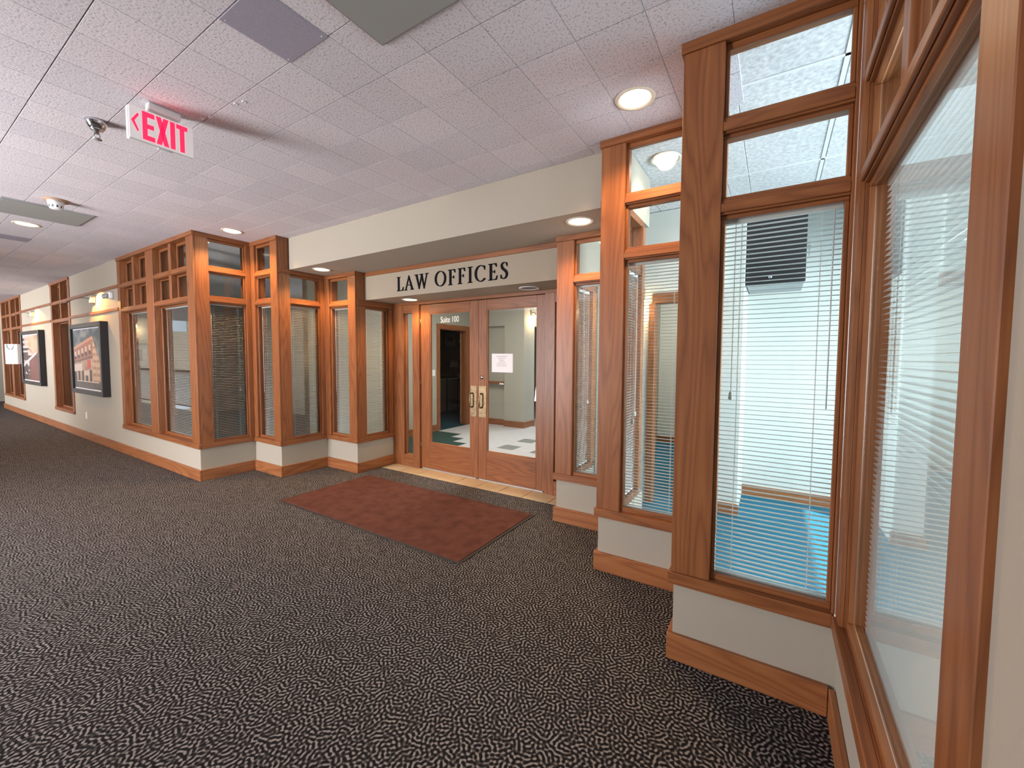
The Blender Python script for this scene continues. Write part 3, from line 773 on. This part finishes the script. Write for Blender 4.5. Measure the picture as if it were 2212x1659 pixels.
# smoke detector
sd = thing('smoke_detector', 'white smoke detector on a tan base on the hall ceiling', 'detector')
lathe('base_plate', [(.085, 0), (.085, -.012), (0, -.012)], M['tan'], sd, 32, (-5.587, 1.008, CEIL))
bd = lathe('body', [(.058, -.012), (.052, -.045), (.042, -.078), (.034, -.084), (0, -.084)], M['white'], sd, 32, (-5.587, 1.008, CEIL))
for k in range(10):
    a = 2*math.pi*k/10; x, y = -5.587+.0465*math.cos(a), 1.008+.0465*math.sin(a)
    o = box('slot', -.005, .001, -.005, .005, -.010, .010, M['black'], bd); o.location = (x, y, CEIL-.062); o.rotation_euler = (0, .3, a)
# grilles and blank panels
def grille(x0, x1, y0, y1, label):
    t = thing('ceiling_grille', label, 'grille', 'ceiling grilles')
    box('frame', x0, x1, y0, y1, CEIL-.012, CEIL, M['steel'], t, .003)
    box('perforated_plate', x0+.012, x1-.012, y0+.012, y1-.012, CEIL-.016, CEIL-.011, M['grille'], t)
grille(-1.545, -.935, .715, 1.325, 'dark grey perforated grille at the top edge of the ceiling')
grille(-6.47, -5.866, .72, 1.328, 'grey perforated grille behind the smoke detector')
def panel(x0, x1, y0, y1, label):
    t = thing('access_panel', label, 'panel', 'lavender ceiling panels')
    box('plate', x0+.002, x1-.002, y0+.002, y1-.002, CEIL-.004, CEIL+.001, M['lavender'], t, .001)
    for a in (x0+.02, x1-.02):
        for b in (y0+.02, y1-.02): lathe('screw', [(.004, -.0035), (.003, -.0055), (0, -.0055)], M['white'], t, 8, (a, b, CEIL))
panel(-2.018, -1.714, .861, 1.168, 'smooth lavender panel in the ceiling next to the dark grille')
panel(-7.96, -7.656, .861, 1.168, 'smooth lavender panel far down the ceiling beyond the lit round light')
for (x, y, lb) in ((-2.935, 1.147, 'tiny white ceiling clip nearest the exit sign'), (-2.87, 1.168, 'tiny white ceiling clip second nearest to the exit sign'), (-2.60, 1.185, 'tiny white ceiling clip second nearest to the large lavender panel'), (-2.54, 1.20, 'tiny white ceiling clip nearest the large lavender panel')):
    c = thing('ceiling_clip', lb, 'clip', 'tiny ceiling clips')
    bm = bmesh.new()
    for b in ((-.010, .010, -.008, -.004), (-.010, .010, .004, .008), (-.010, -.006, -.004, .004), (.006, .010, -.004, .004)): add_box(bm, b[0]+x, b[1]+x, b[2]+y, b[3]+y, CEIL-.004, CEIL)
    bm_obj('clip_frame', bm, M['white'], c)

# ------------------------------------------------------------------ hall wall fittings
for a, b, nm in ((W2[1], W1[0], 'street-corner picture'), (W3[1], W2[0], 'dark interior picture')):
    for z0, z1, lv in ((2.452, 2.497, 'upper'), (2.118, 2.163, 'lower')):
        o = trim(a, b, YS[0]-.008, YS[0]+P_, z0, z1, '%s oak picture rail over the %s' % (lv, nm))
def paint_print(name, nx, ny, fn, x0, x1, y, z0, z1, parent):
    v, f, cols = [], [], []
    for j in range(ny+1):
        for i in range(nx+1): v.append((x0+(x1-x0)*i/nx, y, z0+(z1-z0)*j/ny))
    for j in range(ny):
        for i in range(nx):
            a = j*(nx+1)+i; f.append((a, a+1, a+nx+2, a+nx+1)); cols.append(fn((i+.5)/nx, (j+.5)/ny))
    o = pyd(name, v, f, M['print'], parent)
    ca = o.data.color_attributes.new('print', 'FLOAT_COLOR', 'CORNER')
    for p, c in zip(o.data.polygons, cols):
        for li in p.loop_indices: ca.data[li].color = (*c, 1)
    return o
def hsh(a, b): return (math.sin(a*127.1+b*311.7)*43758.5453) % 1
def vn(x, y):
    i, j = math.floor(x), math.floor(y); fx, fy = x-i, y-j
    fx = fx*fx*(3-2*fx); fy = fy*fy*(3-2*fy)
    return (hsh(i, j)*(1-fx)+hsh(i+1, j)*fx)*(1-fy)+(hsh(i, j+1)*(1-fx)+hsh(i+1, j+1)*fx)*fy
def mixc(a, b, t): return tuple(p*(1-t)+q*t for p, q in zip(a, b))
def street(u, w):
    cl = vn(u*4, w*5)*.6+vn(u*9, w*11)*.4
    c = mixc((.03, .06, .085), (.42, .42, .38), max(0, min(1, (cl-.35)*2.4)))
    # street
    if w < .13: c = mixc((.055, .045, .042), (.14, .11, .10), vn(u*14, w*30))
    if .115 < w < .155-.03*u and .08 < u < .86: c = (.62, .54, .46)
    top_l = .70+.18*min(u, .70)/.70          # cornice rises to the corner at u=.7
    if u < .70 and .13 < w < top_l:
        lv = (w-.13)/(top_l-.13)
        c = mixc((.26, .09, .05), (.36, .15, .085), vn(u*40, w*60))
        if lv > .93: c = (.50, .24, .13)
        elif .62 < lv < .84:
            k = (u/.70*5.2) % 1
            if .22 < k < .74:
                c = (.55, .44, .36) if lv > .74-.06*k else (.025, .018, .02)
        elif .52 < lv < .57: c = (.12, .06, .045)
        elif lv < .52:
            c = mixc((.30, .16, .10), (.55, .38, .27), vn(u*9, w*9))
            if .26 < lv < .46 and u < .3: c = (.60, .50, .43)
            if .30 < lv < .50 and .50 < u < .62: c = (.50, .07, .04)
            if lv < .26 and (u*7) % 1 < .5: c = (.035, .025, .025)
            if .14 < lv < .26 and .36 < u < .56: c = (.58, .46, .36)
    elif u >= .70 and .13 < w < .88-1.9*(u-.70):
        c = mixc((.48, .27, .16), (.60, .42, .27), vn(u*30, w*40))
        if (w*9) % 1 < .35 and (u*26) % 1 < .5: c = (.16, .08, .06)
    elif u > .86 and .13 < w < .20: c = (.08, .06, .06)
    return c
def interior(u, w):
    c = mixc((.020, .014, .016), (.10, .055, .045), vn(u*6, w*7))
    if w > .80-.25*u and u > .1: c = mixc((.35, .20, .12), (.62, .46, .33), vn(u*5, w*5))
    if w > .62 and u < .35 and (w*9) % 1 > .45: c = (.44, .36, .34)
    if .55 < w < .72-.1*u and .30 < u < .72: c = mixc((.30, .13, .10), (.60, .45, .40), vn(u*12, w*14))
    if .30+.35*u < w < .36+.35*u and u < .8: c = (.45, .40, .37)
    if w < .24+.42*u and u > .42: c = mixc((.09, .030, .024), (.17, .060, .05), vn(u*5, w*6))
    if u < .35 and .12 < w < .45 and vn(u*16, w*18) > .6: c = (.42, .38, .38)
    return c
def picture(x0, x1, z0, z1, fn, label):
    t = thing('framed_picture', label, 'picture', 'framed pictures in the hall')
    y1, y0 = YS[0]+P_, YS[0]-.085
    w = .075
    for nm, a in (('frame_side', (x0, x0+w, z0, z1)), ('frame_side', (x1-w, x1, z0, z1)), ('frame_rail', (x0+w, x1-w, z0, z0+w)), ('frame_rail', (x0+w, x1-w, z1-w, z1))):
        box(nm, a[0], a[1], y0, y1, a[2], a[3], M['frameblack'], t, .006)
    box('mount', x0+w, x1-w, y0+.03, y1, z0+w, z1-w, M['paper'], t)
    paint_print('print', 96, 72, fn, x0+w+.012, x1-w-.012, y0+.0285, z0+w+.02, z1-w-.02, t)
picture(-10.46, -8.72, .81, 1.985, street, 'black framed picture of a corner brick building with awnings under a blue sky')
picture(-14.68, -12.87, .81, 1.985, interior, 'black framed dark picture of a shop interior, farther down the hall')
def picture_light(x, label):
    t = thing('picture_light', label, 'wall light', 'brass picture lights')
    box('bracket', x-.05, x+.05, YS[0]-.055, YS[0]+P_, 2.30, 2.42, M['steel'], t, .006)
    tube('arm', [(x, YS[0]-.05, 2.37), (x-.10, YS[0]-.12, 2.385), (x-.25, YS[0]-.18, 2.36), (x-.42, YS[0]-.20, 2.34)], .006, M['bronze'], t, 8)
    tube('lamp_tube', [(x-.42, YS[0]-.20, 2.34), (x-.72, YS[0]-.205, 2.33)], .011, M['bronze'], t, 10)
    light('lamp', 'SPOT', (x+.16, YS[0]-.20, 2.40), 42, (1, .46, .12), t, (.15, .40, -.55), spot_size=2.3, spot_blend=.15, shadow_soft_size=.012)
picture_light(-9.32, 'brass picture light over the picture of the corner building')
picture_light(-13.75, 'brass picture light over the far dark picture')
em = thing('emergency_light', 'small white emergency light between the picture rails', 'light')
box('housing', -8.57, -8.40, YS[0]-.04, YS[0]+P_, 2.31, 2.41, M['white'], em, .012)
for q in (-8.535, -8.435):
    lathe('lamp_head', [(.012, .03), (.034, .0), (.036, -.02), (.026, -.026), (0, -.026)], M['steel'], em, 18, (q, YS[0]-.055, 2.345), 'y')
ol = thing('wall_outlet', 'white electrical outlet low on the hall wall below the picture', 'outlet')
box('cover_plate', -10.15, -10.075, YS[0]+.006, YS[0]+P_, .355, .47, M['white'], ol, .002)
for z in (.39, .435): box('socket', -10.13, -10.095, YS[0]+.004, YS[0]+.007, z-.014, z+.014, M['paper'], ol, .001)
# white paper bag hanging at the far window
bgt = thing('paper_bag', 'white paper bag with a cord handle hanging at the far hall window', 'bag')
bm = bmesh.new(); add_box(bm, -.15, .15, -.05, .05, 0, .47, .004)
bo = bm_obj('bag_body', bm, M['paper'], bgt); bo.location = (-15.22, 1.93, 1.245); bo.rotation_euler = (0, 0, math.radians(32))
ho = tube('handle', [(-.09, -.06, .46), (-.07, -.063, .39), (-.03, -.065, .345), (.03, -.065, .345), (.07, -.063, .39), (.09, -.06, .46)], .006, M['greyfabric'], bgt, 6); ho.location = bo.location; ho.rotation_euler = bo.rotation_euler

# hall end and opposite side (seen only in reflections and as the source of daylight)
wall('hall_end', HX0-.1, HX0, -.35, 7, 0, CEIL, label='plain wall at the far end of the hall')
wall('hall_turn', HX0+2.6, HX0+2.72, YS[0]+.12, 6.5, 0, CEIL)
bmw = bmesh.new()
for b in ((-11.5, .5, -3.1, -3.0, 0, .10), (-11.5, .5, -3.1, -3.0, 2.80, CEIL+.1), (-11.5, -5.87, -3.1, -3.0, .1, 2.8), (-4.28, .5, -3.1, -3.0, .1, 2.8), (-11.6, -11.5, -3.1, -.35, 0, CEIL+.1)): add_box(bmw, *b)
struct(bm_obj('wall_opposite', bmw, M['plaster']), 'wall opposite the entrance, with an opening added for the fill light')
ow = empty('window_%d' % (WN[0]+1)); struct(ow, 'unseen tall window opposite the entrance, added around the fill light')  # added frame round the fill lamp, set clear of glass reflections
for q in (-5.87, -5.105, -4.34): wood('mullion', q, q+.06, -3.08, -3.0, .1, 2.8, ow)
for q in (.1, 2.74): wood('rail', -5.87, -4.28, -3.08, -2.99, q, q+.06, ow)
# atrium: parapet railing, lower floor, window wall
struct(box('floor_atrium', HX0, -11.5, -7.2, -.35, -3.2, -3.1, M['tilewhite']), 'lower atrium floor')
rl = thing('railing', 'wooden balustrade along the atrium edge of the hall', 'railing')
wood('top_rail', HX0, -11.5, -.38, -.30, 1.02, 1.08, rl); wood('bottom_rail', HX0, -11.5, -.36, -.32, .10, .14, rl)
x = HX0+.1; bme = None
while x < -11.55:
    if bme is None:
        o = box('baluster', -.014, .014, -.014, .014, .14, 1.02, M['slat'], rl); bme = o.data; o.location = (x, -.34, 0)
    else:
        o = bpy.data.objects.new('baluster', bme); COL.objects.link(o); o.parent = rl; o.location = (x, -.34, 0)
    x += .13
bmw = bmesh.new()
for q in range(6): add_box(bmw, HX0+q*1.8, HX0+q*1.8+.5, -7.2, -7.1, -3.2, 4.2)
for z0, z1 in ((-3.2, -2.4), (-.6, .3), (3.6, 4.3)): add_box(bmw, HX0, -11.5, -7.19, -7.11, z0, z1)
add_box(bmw, HX0, -11.5, -7.2, -.36, 4.2, 4.3)

for b in ((-7.2, -4.0, -3.2, 4.3), (-2.3, -.35, -3.2, 4.3), (-4.0, -2.3, -3.2, -.75), (-4.0, -2.3, .70, 2.45), (-4.0, -2.3, 3.85, 4.3)): add_box(bmw, HX0-.1, HX0, *b)
for z0, z1 in ((-.75, .70), (2.45, 3.85)): add_box(bmw, HX0-.06, HX0-.02, -3.02, -2.96, z0, z1)
add_box(bmw, -11.6, -11.5, -7.2, -3.1, -3.2, 4.3); add_box(bmw, HX0, -11.5, -.36, -.35, CEIL, 4.3)
struct(bm_obj('wall_atrium', bmw, M['plaster']), 'window wall of the atrium')

# ------------------------------------------------------------------ lobby behind the doors
LX0, LX1, LY1 = -5.58, -1.73, 7.24
lf = struct(box('floor_lobby', LX0, LX1, YD+.10, 10.0, -.02, -.002, M['grout']), 'lobby floor of pale square tiles with grey accents')
GX, GY = -3.74, 5.42
TL = {}
grey = {(0, 0), (0, 2), (2, 0), (1, -2), (3, 1), (-1, -3)}
def lobby_tile(i, j):
    mat = 'tilegrey' if (i, j) in grey else 'tilewhite'
    if mat not in TL:
        o = box('tile', -.151, .151, -.151, .151, -.012, .002, M[mat], lf, .0012); TL[mat] = o.data
    else:
        o = bpy.data.objects.new('tile', TL[mat]); COL.objects.link(o); o.parent = lf
    o.location = (GX+(i+.5)*.305, GY+(j+.5)*.305, 0)
for i in range(-6, 7):
    for j in range(-5, 8):
        x0, y0 = GX+i*.305, GY+j*.305
        if y0 < YD+.08 or y0+.3 > 7.7 or x0+.3 > LX1+.1: continue
        lim = {1: -4, 0: -3, -1: -2, -2: -1, -3: 0, -4: 0, -5: 0}.get(j)
        if lim is not None and i < lim: continue
        lobby_tile(i, j)
cv = [(LX0, YD+.1), (GX+0*.305, YD+.1), (GX, GY-2*.305)]
for j, lim in ((-2, -1), (-1, -2), (0, -3), (1, -4)):
    cv += [(GX+lim*.305, GY+j*.305), (GX+lim*.305, GY+(j+1)*.305)]
cv += [(LX0, GY+2*.305)]
pv = []
for p in cv:
    if not pv or (abs(p[0]-pv[-1][0])+abs(p[1]-pv[-1][1])) > 1e-6: pv.append(p)
gc = poly_obj('green_carpet', [pv], lambda a, b: (a, b), 0, .006, M['green'], None)
for q in gc.data.vertices: q.co = Vector((q.co.x, q.co.z, q.co.y-.002))
bm = bmesh.new(); bm.from_mesh(gc.data); bmesh.ops.recalc_face_normals(bm, faces=bm.faces); bm.to_mesh(gc.data); bm.free()
gc.name = 'floor_green_carpet'; struct(gc, 'dark green carpet with a stepped edge in the lobby')
# lobby walls: left wall with a doorway
DO0, DO1, DOZ = 6.115, 6.97, 2.03
bmw = bmesh.new()
for b in ((LX0-.12, LX0, 3.4, DO0, 0, 2.75), (LX0-.12, LX0, DO1, LY1+.1, 0, 2.75), (LX0-.12, LX0, DO0, DO1, DOZ, 2.75)): add_box(bmw, *b)
struct(bm_obj('wall_lobby_left', bmw, M['lobby_paint']), 'lobby wall with an open doorway')
dc = empty('trim_doorway'); struct(dc, 'oak casing around the lobby doorway')
wood('casing', LX0, LX0+.018, DO0-.085, DO0, 0, DOZ+.085, dc); wood('casing', LX0, LX0+.018, DO1, DO1+.085, 0, DOZ+.085, dc)
wood('casing_head', LX0, LX0+.018, DO0, DO1, DOZ, DOZ+.085, dc)
wood('jamb', LX0-.13, LX0, DO0-.0, DO0+.018, 0, DOZ, dc); wood('jamb', LX0-.13, LX0, DO1-.018, DO1, 0, DOZ, dc); wood('jamb_head', LX0-.13, LX0, DO0+.018, DO1-.018, DOZ-.018, DOZ, dc)
struct(wood('baseboard_lobby_left', LX0, LX0+.014, 3.95, DO0-.085, 0, .13), 'baseboard of the lobby wall')
od = empty('door_3'); struct(od, 'open oak inner door leaf in the lobby doorway')
lf_ = wood('leaf', -.82, 0, -.02, .02, .01, DOZ-.02, od); lf_.location = (LX0-.14, DO1-.02, 0); lf_.rotation_euler = (0, 0, math.radians(-49.5))
kn = lathe('knob', [(0, -.05), (.022, -.045), (.026, -.025), (.012, -.01), (.03, 0)], M['brass'], od, 16, (-.76, -.02, 1.0), 'y'); kn.location = lf_.location; kn.rotation_euler = lf_.rotation_euler
sp_ = box('strike_plate', -.824, -.818, -.014, .014, .96, 1.06, M['brass'], od); sp_.location = lf_.location; sp_.rotation_euler = lf_.rotation_euler
for z in (.25, 1.05, 1.8): lathe('hinge', [(.008, -.05), (.008, .05)], M['brass'], od, 8, (LX0-.128, DO1-.07, z))
ls = thing('light_switch', 'white light switch beside the lobby doorway', 'switch')
box('cover_plate', LX0, LX0+.006, 5.905, 5.985, 1.09, 1.21, M['white'], ls, .002); box('toggle', LX0+.006, LX0+.014, 5.938, 5.952, 1.135, 1.165, M['white'], ls, .002)
# back wall: recessed part and pilaster
bmw = bmesh.new()
add_box(bmw, LX0, -4.79, LY1+.10, LY1+.22, 0, 2.12); add_box(bmw, LX0, -4.79, LY1, LY1+.22, 2.12, 2.75); add_box(bmw, -4.79, -4.31, LY1, LY1+.43, 0, 2.75)
add_box(bmw, -4.43, -4.31, LY1+.43, 9.9, 2.12, 2.75); add_box(bmw, -4.43, -4.31, 8.9, 9.9, 0, 2.75)
add_box(bmw, -5.6, -1.6, 9.9, 10.0, 0, 2.75); add_box(bmw, LX1, LX1+.05, YD+.1, 10, 0, 2.75)
struct(bm_obj('wall_lobby_back', bmw, M['lobby_paint']), 'grey green lobby wall with a pilaster')
struct(wood('baseboard_lobby_back', LX0, -4.79, LY1+.086, LY1+.10, 0, .13), 'red brown baseboard of the lobby recess')
struct(wood('baseboard_lobby_pilaster', -4.79, -4.296, LY1-.014, LY1, 0, .13), 'red brown baseboard on the front of the lobby pilaster')
struct(wood('baseboard_lobby_side', -4.31, -4.296, LY1, LY1+.43, 0, .13), 'red brown baseboard on the side of the lobby pilaster')
rs = thing('wall_shelf', 'narrow oak ledge on the lobby wall left of the pilaster', 'shelf')
wood('ledge', LX0+.02, -4.80, LY1-.02, LY1+.10, .90, .945, rs); box('end_block', -4.90, -4.80, LY1-.025, LY1+.02, .885, .92, M['paper'], rs, .003)
struct(box('ceiling_lobby', LX0-.1, LX1+.1, YD+.09, 10.0, 2.75, 2.85, M['white_paint']), 'white lobby ceiling')
def sconce(x, y, z, n, label, power=6):
    t = thing('wall_sconce', label, 'wall light', 'glass wall sconces')
    f = Face(n, {'+x': x, '-x': x, '-y': y}[n]); u = y if n in ('+x', '-x') else x
    f.box('back_plate', u-.035, u+.035, 0, .014, z+.02, z+.13, M['bronze'], t, .004)
    a, b, c, d_ = f.pt(u, .01, z+.07), f.pt(u, .06, z+.09), f.pt(u, .10, z+.07), f.pt(u, .10, z+.03)
    tube('arm', [a, b, c, d_], .007, M['bronze'], t, 8)
    p = f.pt(u, .10, z)
    lathe('shade', [(.018, .04), (.036, .02), (.05, -.03), (.06, -.06)], M['glass'], t, 20, p)
    lathe('bulb', [(0, .03), (.014, .025), (.024, -.01), (.016, -.035), (0, -.04)], M['bulb'], t, 14, p)
    light('lamp', 'POINT', f.pt(u, .13, z-.09), power, (1, .72, .42), t, shadow_soft_size=.03)
sconce(-4.31, 7.52, 2.31, '+x', 'lit glass wall sconce on the lobby pilaster', 9)
# dim room beyond the doorway
wall('dim_room_back', -9.6, -9.5, 5.95, 13.0, 0, 2.75, 'dark_paint', 'dim wall beyond the lobby doorway')
wall('dim_room_side', -9.6, LX0, 12.9, 13.0, 0, 2.75, 'dark_paint')
wall('dim_room_near', -5.70, -5.58, 7.34, 12.9, 0, 2.75, 'dark_paint')
struct(box('floor_dim_room', -9.6, LX0-.0, 5.95, 13.0, -.05, -.001, M['teal']), 'dark teal carpet of the dim room')
struct(box('ceiling_dim_room', -9.6, LX0-.1, 5.95, 13.0, 2.75, 2.85, M['dark_paint']), 'ceiling of the dim room')
dk = thing('desk', 'dark desk with grey front panels in the dim room', 'desk')
box('top', -8.3, -7.1, 7.5, 9.6, .93, .97, M['darkwood'], dk, .004)
box('carcass', -8.2, -7.16, 7.55, 9.5, 0, .93, M['darkwood'], dk)
for y0 in (7.70, 8.13, 8.56):
    q = box('front_panel', -7.16, -7.145, y0, y0+.38, .05, .89, M['greyfabric'], dk, .003); box('panel_edge', -7.16, -7.135, y0, y0+.38, .89, .905, M['paper'], q)
oc = thing('office_chair', 'dark upholstered chair behind the desk in the dim room', 'chair')
box('seat', -9.0, -8.45, 9.2, 9.8, .45, .56, M['darkwood'], oc, .03); box('backrest', -9.08, -8.98, 9.2, 9.8, .6, 1.45, M['darkwood'], oc, .04)
lathe('column', [(.03, .08), (.03, .46)], M['black'], oc, 12, (-8.72, 9.5, 0))
for k_ in range(5):
    a = k_*2*math.pi/5; tube('leg', [(-8.72, 9.5, .1), (-8.72+.3*math.cos(a), 9.5+.3*math.sin(a), .03)], .018, M['black'], oc, 6)
for (y0, y1, z0, z1, lb) in ((10.62, 11.22, 1.83, 2.33, 'pale framed print on the dim room wall'), (10.05, 10.40, 1.45, 2.15, 'dark edged framed print left of the pale one in the dim room')):
    t = thing('wall_print', lb, 'picture', 'prints in the dim room')
    for a in ((y0, y0+.03, z0, z1), (y1-.03, y1, z0, z1), (y0+.03, y1-.03, z0, z0+.03), (y0+.03, y1-.03, z1-.03, z1)): box('frame', -9.5, -9.47, a[0], a[1], a[2], a[3], M['steel'], t)
    box('mount', -9.5, -9.485, y0+.03, y1-.03, z0+.03, z1-.03, M['paper'], t); box('image', -9.485, -9.482, y0+.15, y1-.15, z0+.18, z1-.18, M['steel'], t)
tl = thing('desk_lamp', 'small pale shaded lamp on the desk in the dim room', 'lamp')
lathe('base', [(.07, 0), (.07, .015), (.012, .025), (.012, .25)], M['bronze'], tl, 16, (-7.45, 8.75, .97)); lathe('shade', [(.13, .22), (.08, .40)], M['curtain'], tl, 20, (-7.45, 8.75, .97))

# ------------------------------------------------------------------ left office (dim, behind the blinds)
struct(box('floor_left_office', -18.2, X1L-.1, YS[0]+.12, 5.9, -.05, -.002, M['teal']), 'dark carpet of the left office')
struct(box('ceiling_left_office', -18.2, X2L-.1, YS[0]+.1, 5.9, CEIL+.002, CEIL+.1, M['white_paint']), 'ceiling of the left office')
bmw = bmesh.new()
for b in ((-18.2, LX0-.12, 5.85, 5.95, 0, .8), (-18.2, LX0-.12, 5.85, 5.95, 2.3, CEIL), (-18.2, -9.4, 5.85, 5.95, .8, 2.3), (-7.0, LX0-.12, 5.85, 5.95, .8, 2.3), (-9.4, -7.0, 5.93, 5.95, .8, 2.3)): add_box(bmw, *b)
struct(bm_obj('wall_left_office_back', bmw, M['lobby_paint']), 'back wall of the left office')
wall('left_office_partition', -12.4, -12.28, YS[0]+.16, 5.85, 0, CEIL, 'lobby_paint', 'partition in the left office')
sconce(-12.28, 3.34, 2.13, '+x', 'lit wall sconce inside the left office behind the hall window', 4)
t = thing('office_print', 'framed print on the partition inside the left office', 'picture')
for a in ((3.15, 3.18, 1.2, 1.75), (3.55, 3.58, 1.2, 1.75), (3.18, 3.55, 1.2, 1.23), (3.18, 3.55, 1.72, 1.75)): box('frame', -12.28, -12.25, a[0], a[1], a[2], a[3], M['bronze'], t)
box('mount', -12.28, -12.265, 3.18, 3.55, 1.23, 1.72, M['paper'], t); box('image', -12.265, -12.262, 3.27, 3.46, 1.34, 1.6, M['steel'], t)
t = thing('curtain', 'pale curtain hanging inside the left office', 'curtain')
v, f = [], []
for i in range(25):
    yy = 4.6+.7*i/24; xx = -6.9+.03*math.sin(i*1.3); v += [(xx, yy, 0), (xx, yy, 2.2), (xx-.006, yy, 0), (xx-.006, yy, 2.2)]
for i in range(24):
    a = 4*i; f += [(a, a+4, a+5, a+1), (a+2, a+3, a+7, a+6)]
pyd('cloth', v, f, M['curtain'], t, True); tube('rod', [(-6.9, 4.5, 2.22), (-6.9, 5.4, 2.22)], .012, M['bronze'], t)

# ------------------------------------------------------------------ right office (daylit, behind the tall windows)
OX1 = 3.0; OYB = 4.20
of = struct(box('floor_right_office', -1.69, OX1, -.2, 7.5, -.05, -.002, M['blue']), 'blue carpet of the right office')
bmw = bmesh.new()
add_box(bmw, X2R+t_ if False else X2R+.02, -1.03, OYB, OYB+.12, 0, CEIL)                       # left of the opening
add_box(bmw, -1.03, -.43, OYB, OYB+.12, 2.09, CEIL)                                             # header
add_box(bmw, -.43, -.25, OYB+.08, 5.15, 0, CEIL)                                                # column
add_box(bmw, -.25, 1.9, 5.03, 5.15, 0, CEIL); add_box(bmw, 1.9, 2.02, OYB, 5.15, 0, CEIL); add_box(bmw, 2.02, OX1, OYB, OYB+.12, 0, CEIL); add_box(bmw, .6, 1.9, OYB, OYB+.12, 2.3, CEIL)
add_box(bmw, -2.2, -.25, 7.4, 7.5, 0, CEIL); add_box(bmw, -.43, -.31, 5.15, 7.4, 0, CEIL)
struct(bm_obj('wall_right_office', bmw, M['office_paint']), 'pale walls of the right office')
bmw = bmesh.new()
for b in ((OX1, OX1+.12, -.2, 7.5, 0, .75), (OX1, OX1+.12, -.2, 7.5, 2.35, CEIL), (OX1, OX1+.12, -.2, 1.2, .75, 2.35), (OX1, OX1+.12, 3.95, 7.5, .75, 2.35), (HX1+.12, OX1+.1, -.3, -.2, 0, CEIL)): add_box(bmw, *b)
struct(bm_obj('wall_right_office_outer', bmw, M['office_paint']), 'outer wall of the right office with a window')
struct(wood('trim_opening_head', -1.03, -.43, OYB-.015, OYB+.12, 1.995, 2.09), 'oak head trim of the opening inside the right office')
struct(wood('trim_opening_side', -1.06, -1.00, OYB-.015, OYB+.12, 0, 1.995), 'oak side trim of the opening inside the right office')
for n_, b in (('right_office_recess', (-.25, 1.9, 5.016, 5.03)), ('right_office_back_room', (-1.75, -.43, 7.386, 7.4)), ('right_office_column', (-.445, -.235, OYB+.066, OYB+.08)), ('right_office_back', (2.02, OX1, OYB-.014, OYB))):
    struct(wood('baseboard_'+n_, *b, 0, .11, None, .002, OAKL), 'oak baseboard in the right office')
dd = tag(box('dark_panel', -1.86, -1.735, 7.25, 7.38, 0, 2.15, M['black'], None, .004), 'tall dark panel at the back of the room behind the right office', 'panel')
sconce(-1.14, OYB, 2.02, '-y', 'lit wall sconce inside the right office beside the inner opening', 3)
# office ceiling: grid of long tiles
oc_ = struct(box('ceiling_right_office', X2R+.1, OX1, -.3, 7.5, CEIL+.026, CEIL+.12, M['slab']), 'white tiled ceiling of the right office')
gx = [.245-.61*3, .245-1.22, .245-.46, .245, .855, 1.465, 2.075, 2.685, 3.0]
gy = [-.2, .11, 1.32, 2.52, 3.715, 4.93, 6.15, 7.4]
def hall_cell(x0, x1, y0, y1):          # clip the office tiles to the office side of the stepped front
    out = []
    for (rx0, rx1, ry0) in ((X2R+.11, X1R+.02, YS[2]+.03), (X1R+.02, X0R+.02, YS[1]+.03), (X0R+.02, HX1+.02, YS[0]+.03), (HX1+.02, OX1, -.2)):
        a, b, c = max(x0, rx0), min(x1, rx1), max(y0, ry0)
        if b-a > .02 and y1-c > .02: out.append((a, b, c, y1))
    return out
for i in range(len(gx)-1):
    for j in range(len(gy)-1):
        for (a, b, c, d_) in hall_cell(gx[i], gx[i+1], gy[j], gy[j+1]):
            box('ceiling_tile', a+.001, b-.001, c+.001, d_-.001, CEIL+.006, CEIL+.024, M['officetile'], oc_, .003)
for q in gx[3:-1]: box('grid_bar', q-.011, q+.011, -.2 if q > HX1 else YS[0]+.03, 7.4, CEIL+.002, CEIL+.012, M['grid'], oc_)
for q in gy[1:-1]: box('grid_bar', (HX1+.03) if q < YS[0]+.03 else X0R+.03, OX1, q-.011, q+.011, CEIL+.002, CEIL+.012, M['grid'], oc_)
box('wall_angle', X0R+.015, X0R+.04, YS[0]+.04, YS[1]+.05, CEIL+.001, CEIL+.01, M['grid'], oc_)
# wall-mounted equipment cabinet
cb = thing('wall_cabinet', 'black wall-mounted equipment cabinet with a silver underside inside the right office', 'cabinet')
cx0, cx1, cy0, cy1, cz0, cz1 = -.241, .203, 4.40, 5.03, 2.135, 2.76
box('body', cx0, cx1, cy0+.02, cy1, cz0, cz1, M['steel'], cb, .004)
dr = box('door', cx0-.003, cx1+.003, cy0, cy0+.02, cz0-.004, cz1+.004, M['black'], cb, .003)
lathe('door_lock', [(0, -.012), (.014, -.012), (.016, 0)], M['chrome'], dr, 14, (-.055, cy0, cz0+.055), 'y')
for i in range(5): box('vent_rib', cx0+.03+i*.08, cx0+.095+i*.08, cy0-.003, cy0, cz0+.015, cz0+.04, M['black'], dr, .001)
box('rating_label', cx0+.06, cx0+.11, cy0+.08, cy0+.14, cz0-.002, cz0, M['black'], cb)
ky = thing('key_ring', 'small keys hanging in the lock at the right side of the wall cabinet', 'keys')
lathe('key_head', [(0, -.004), (.016, -.004), (.016, .004), (0, .004)], M['steel'], ky, 14, (cx1+.024, cy0+.06, 2.43), 'y')
box('key_blade', cx1+.018, cx1+.030, cy0+.058, cy0+.062, 2.355, 2.42, M['steel'], ky)
box('key_shank', cx1, cx1+.03, cy0+.055, cy0+.065, 2.455, 2.467, M['steel'], ky)
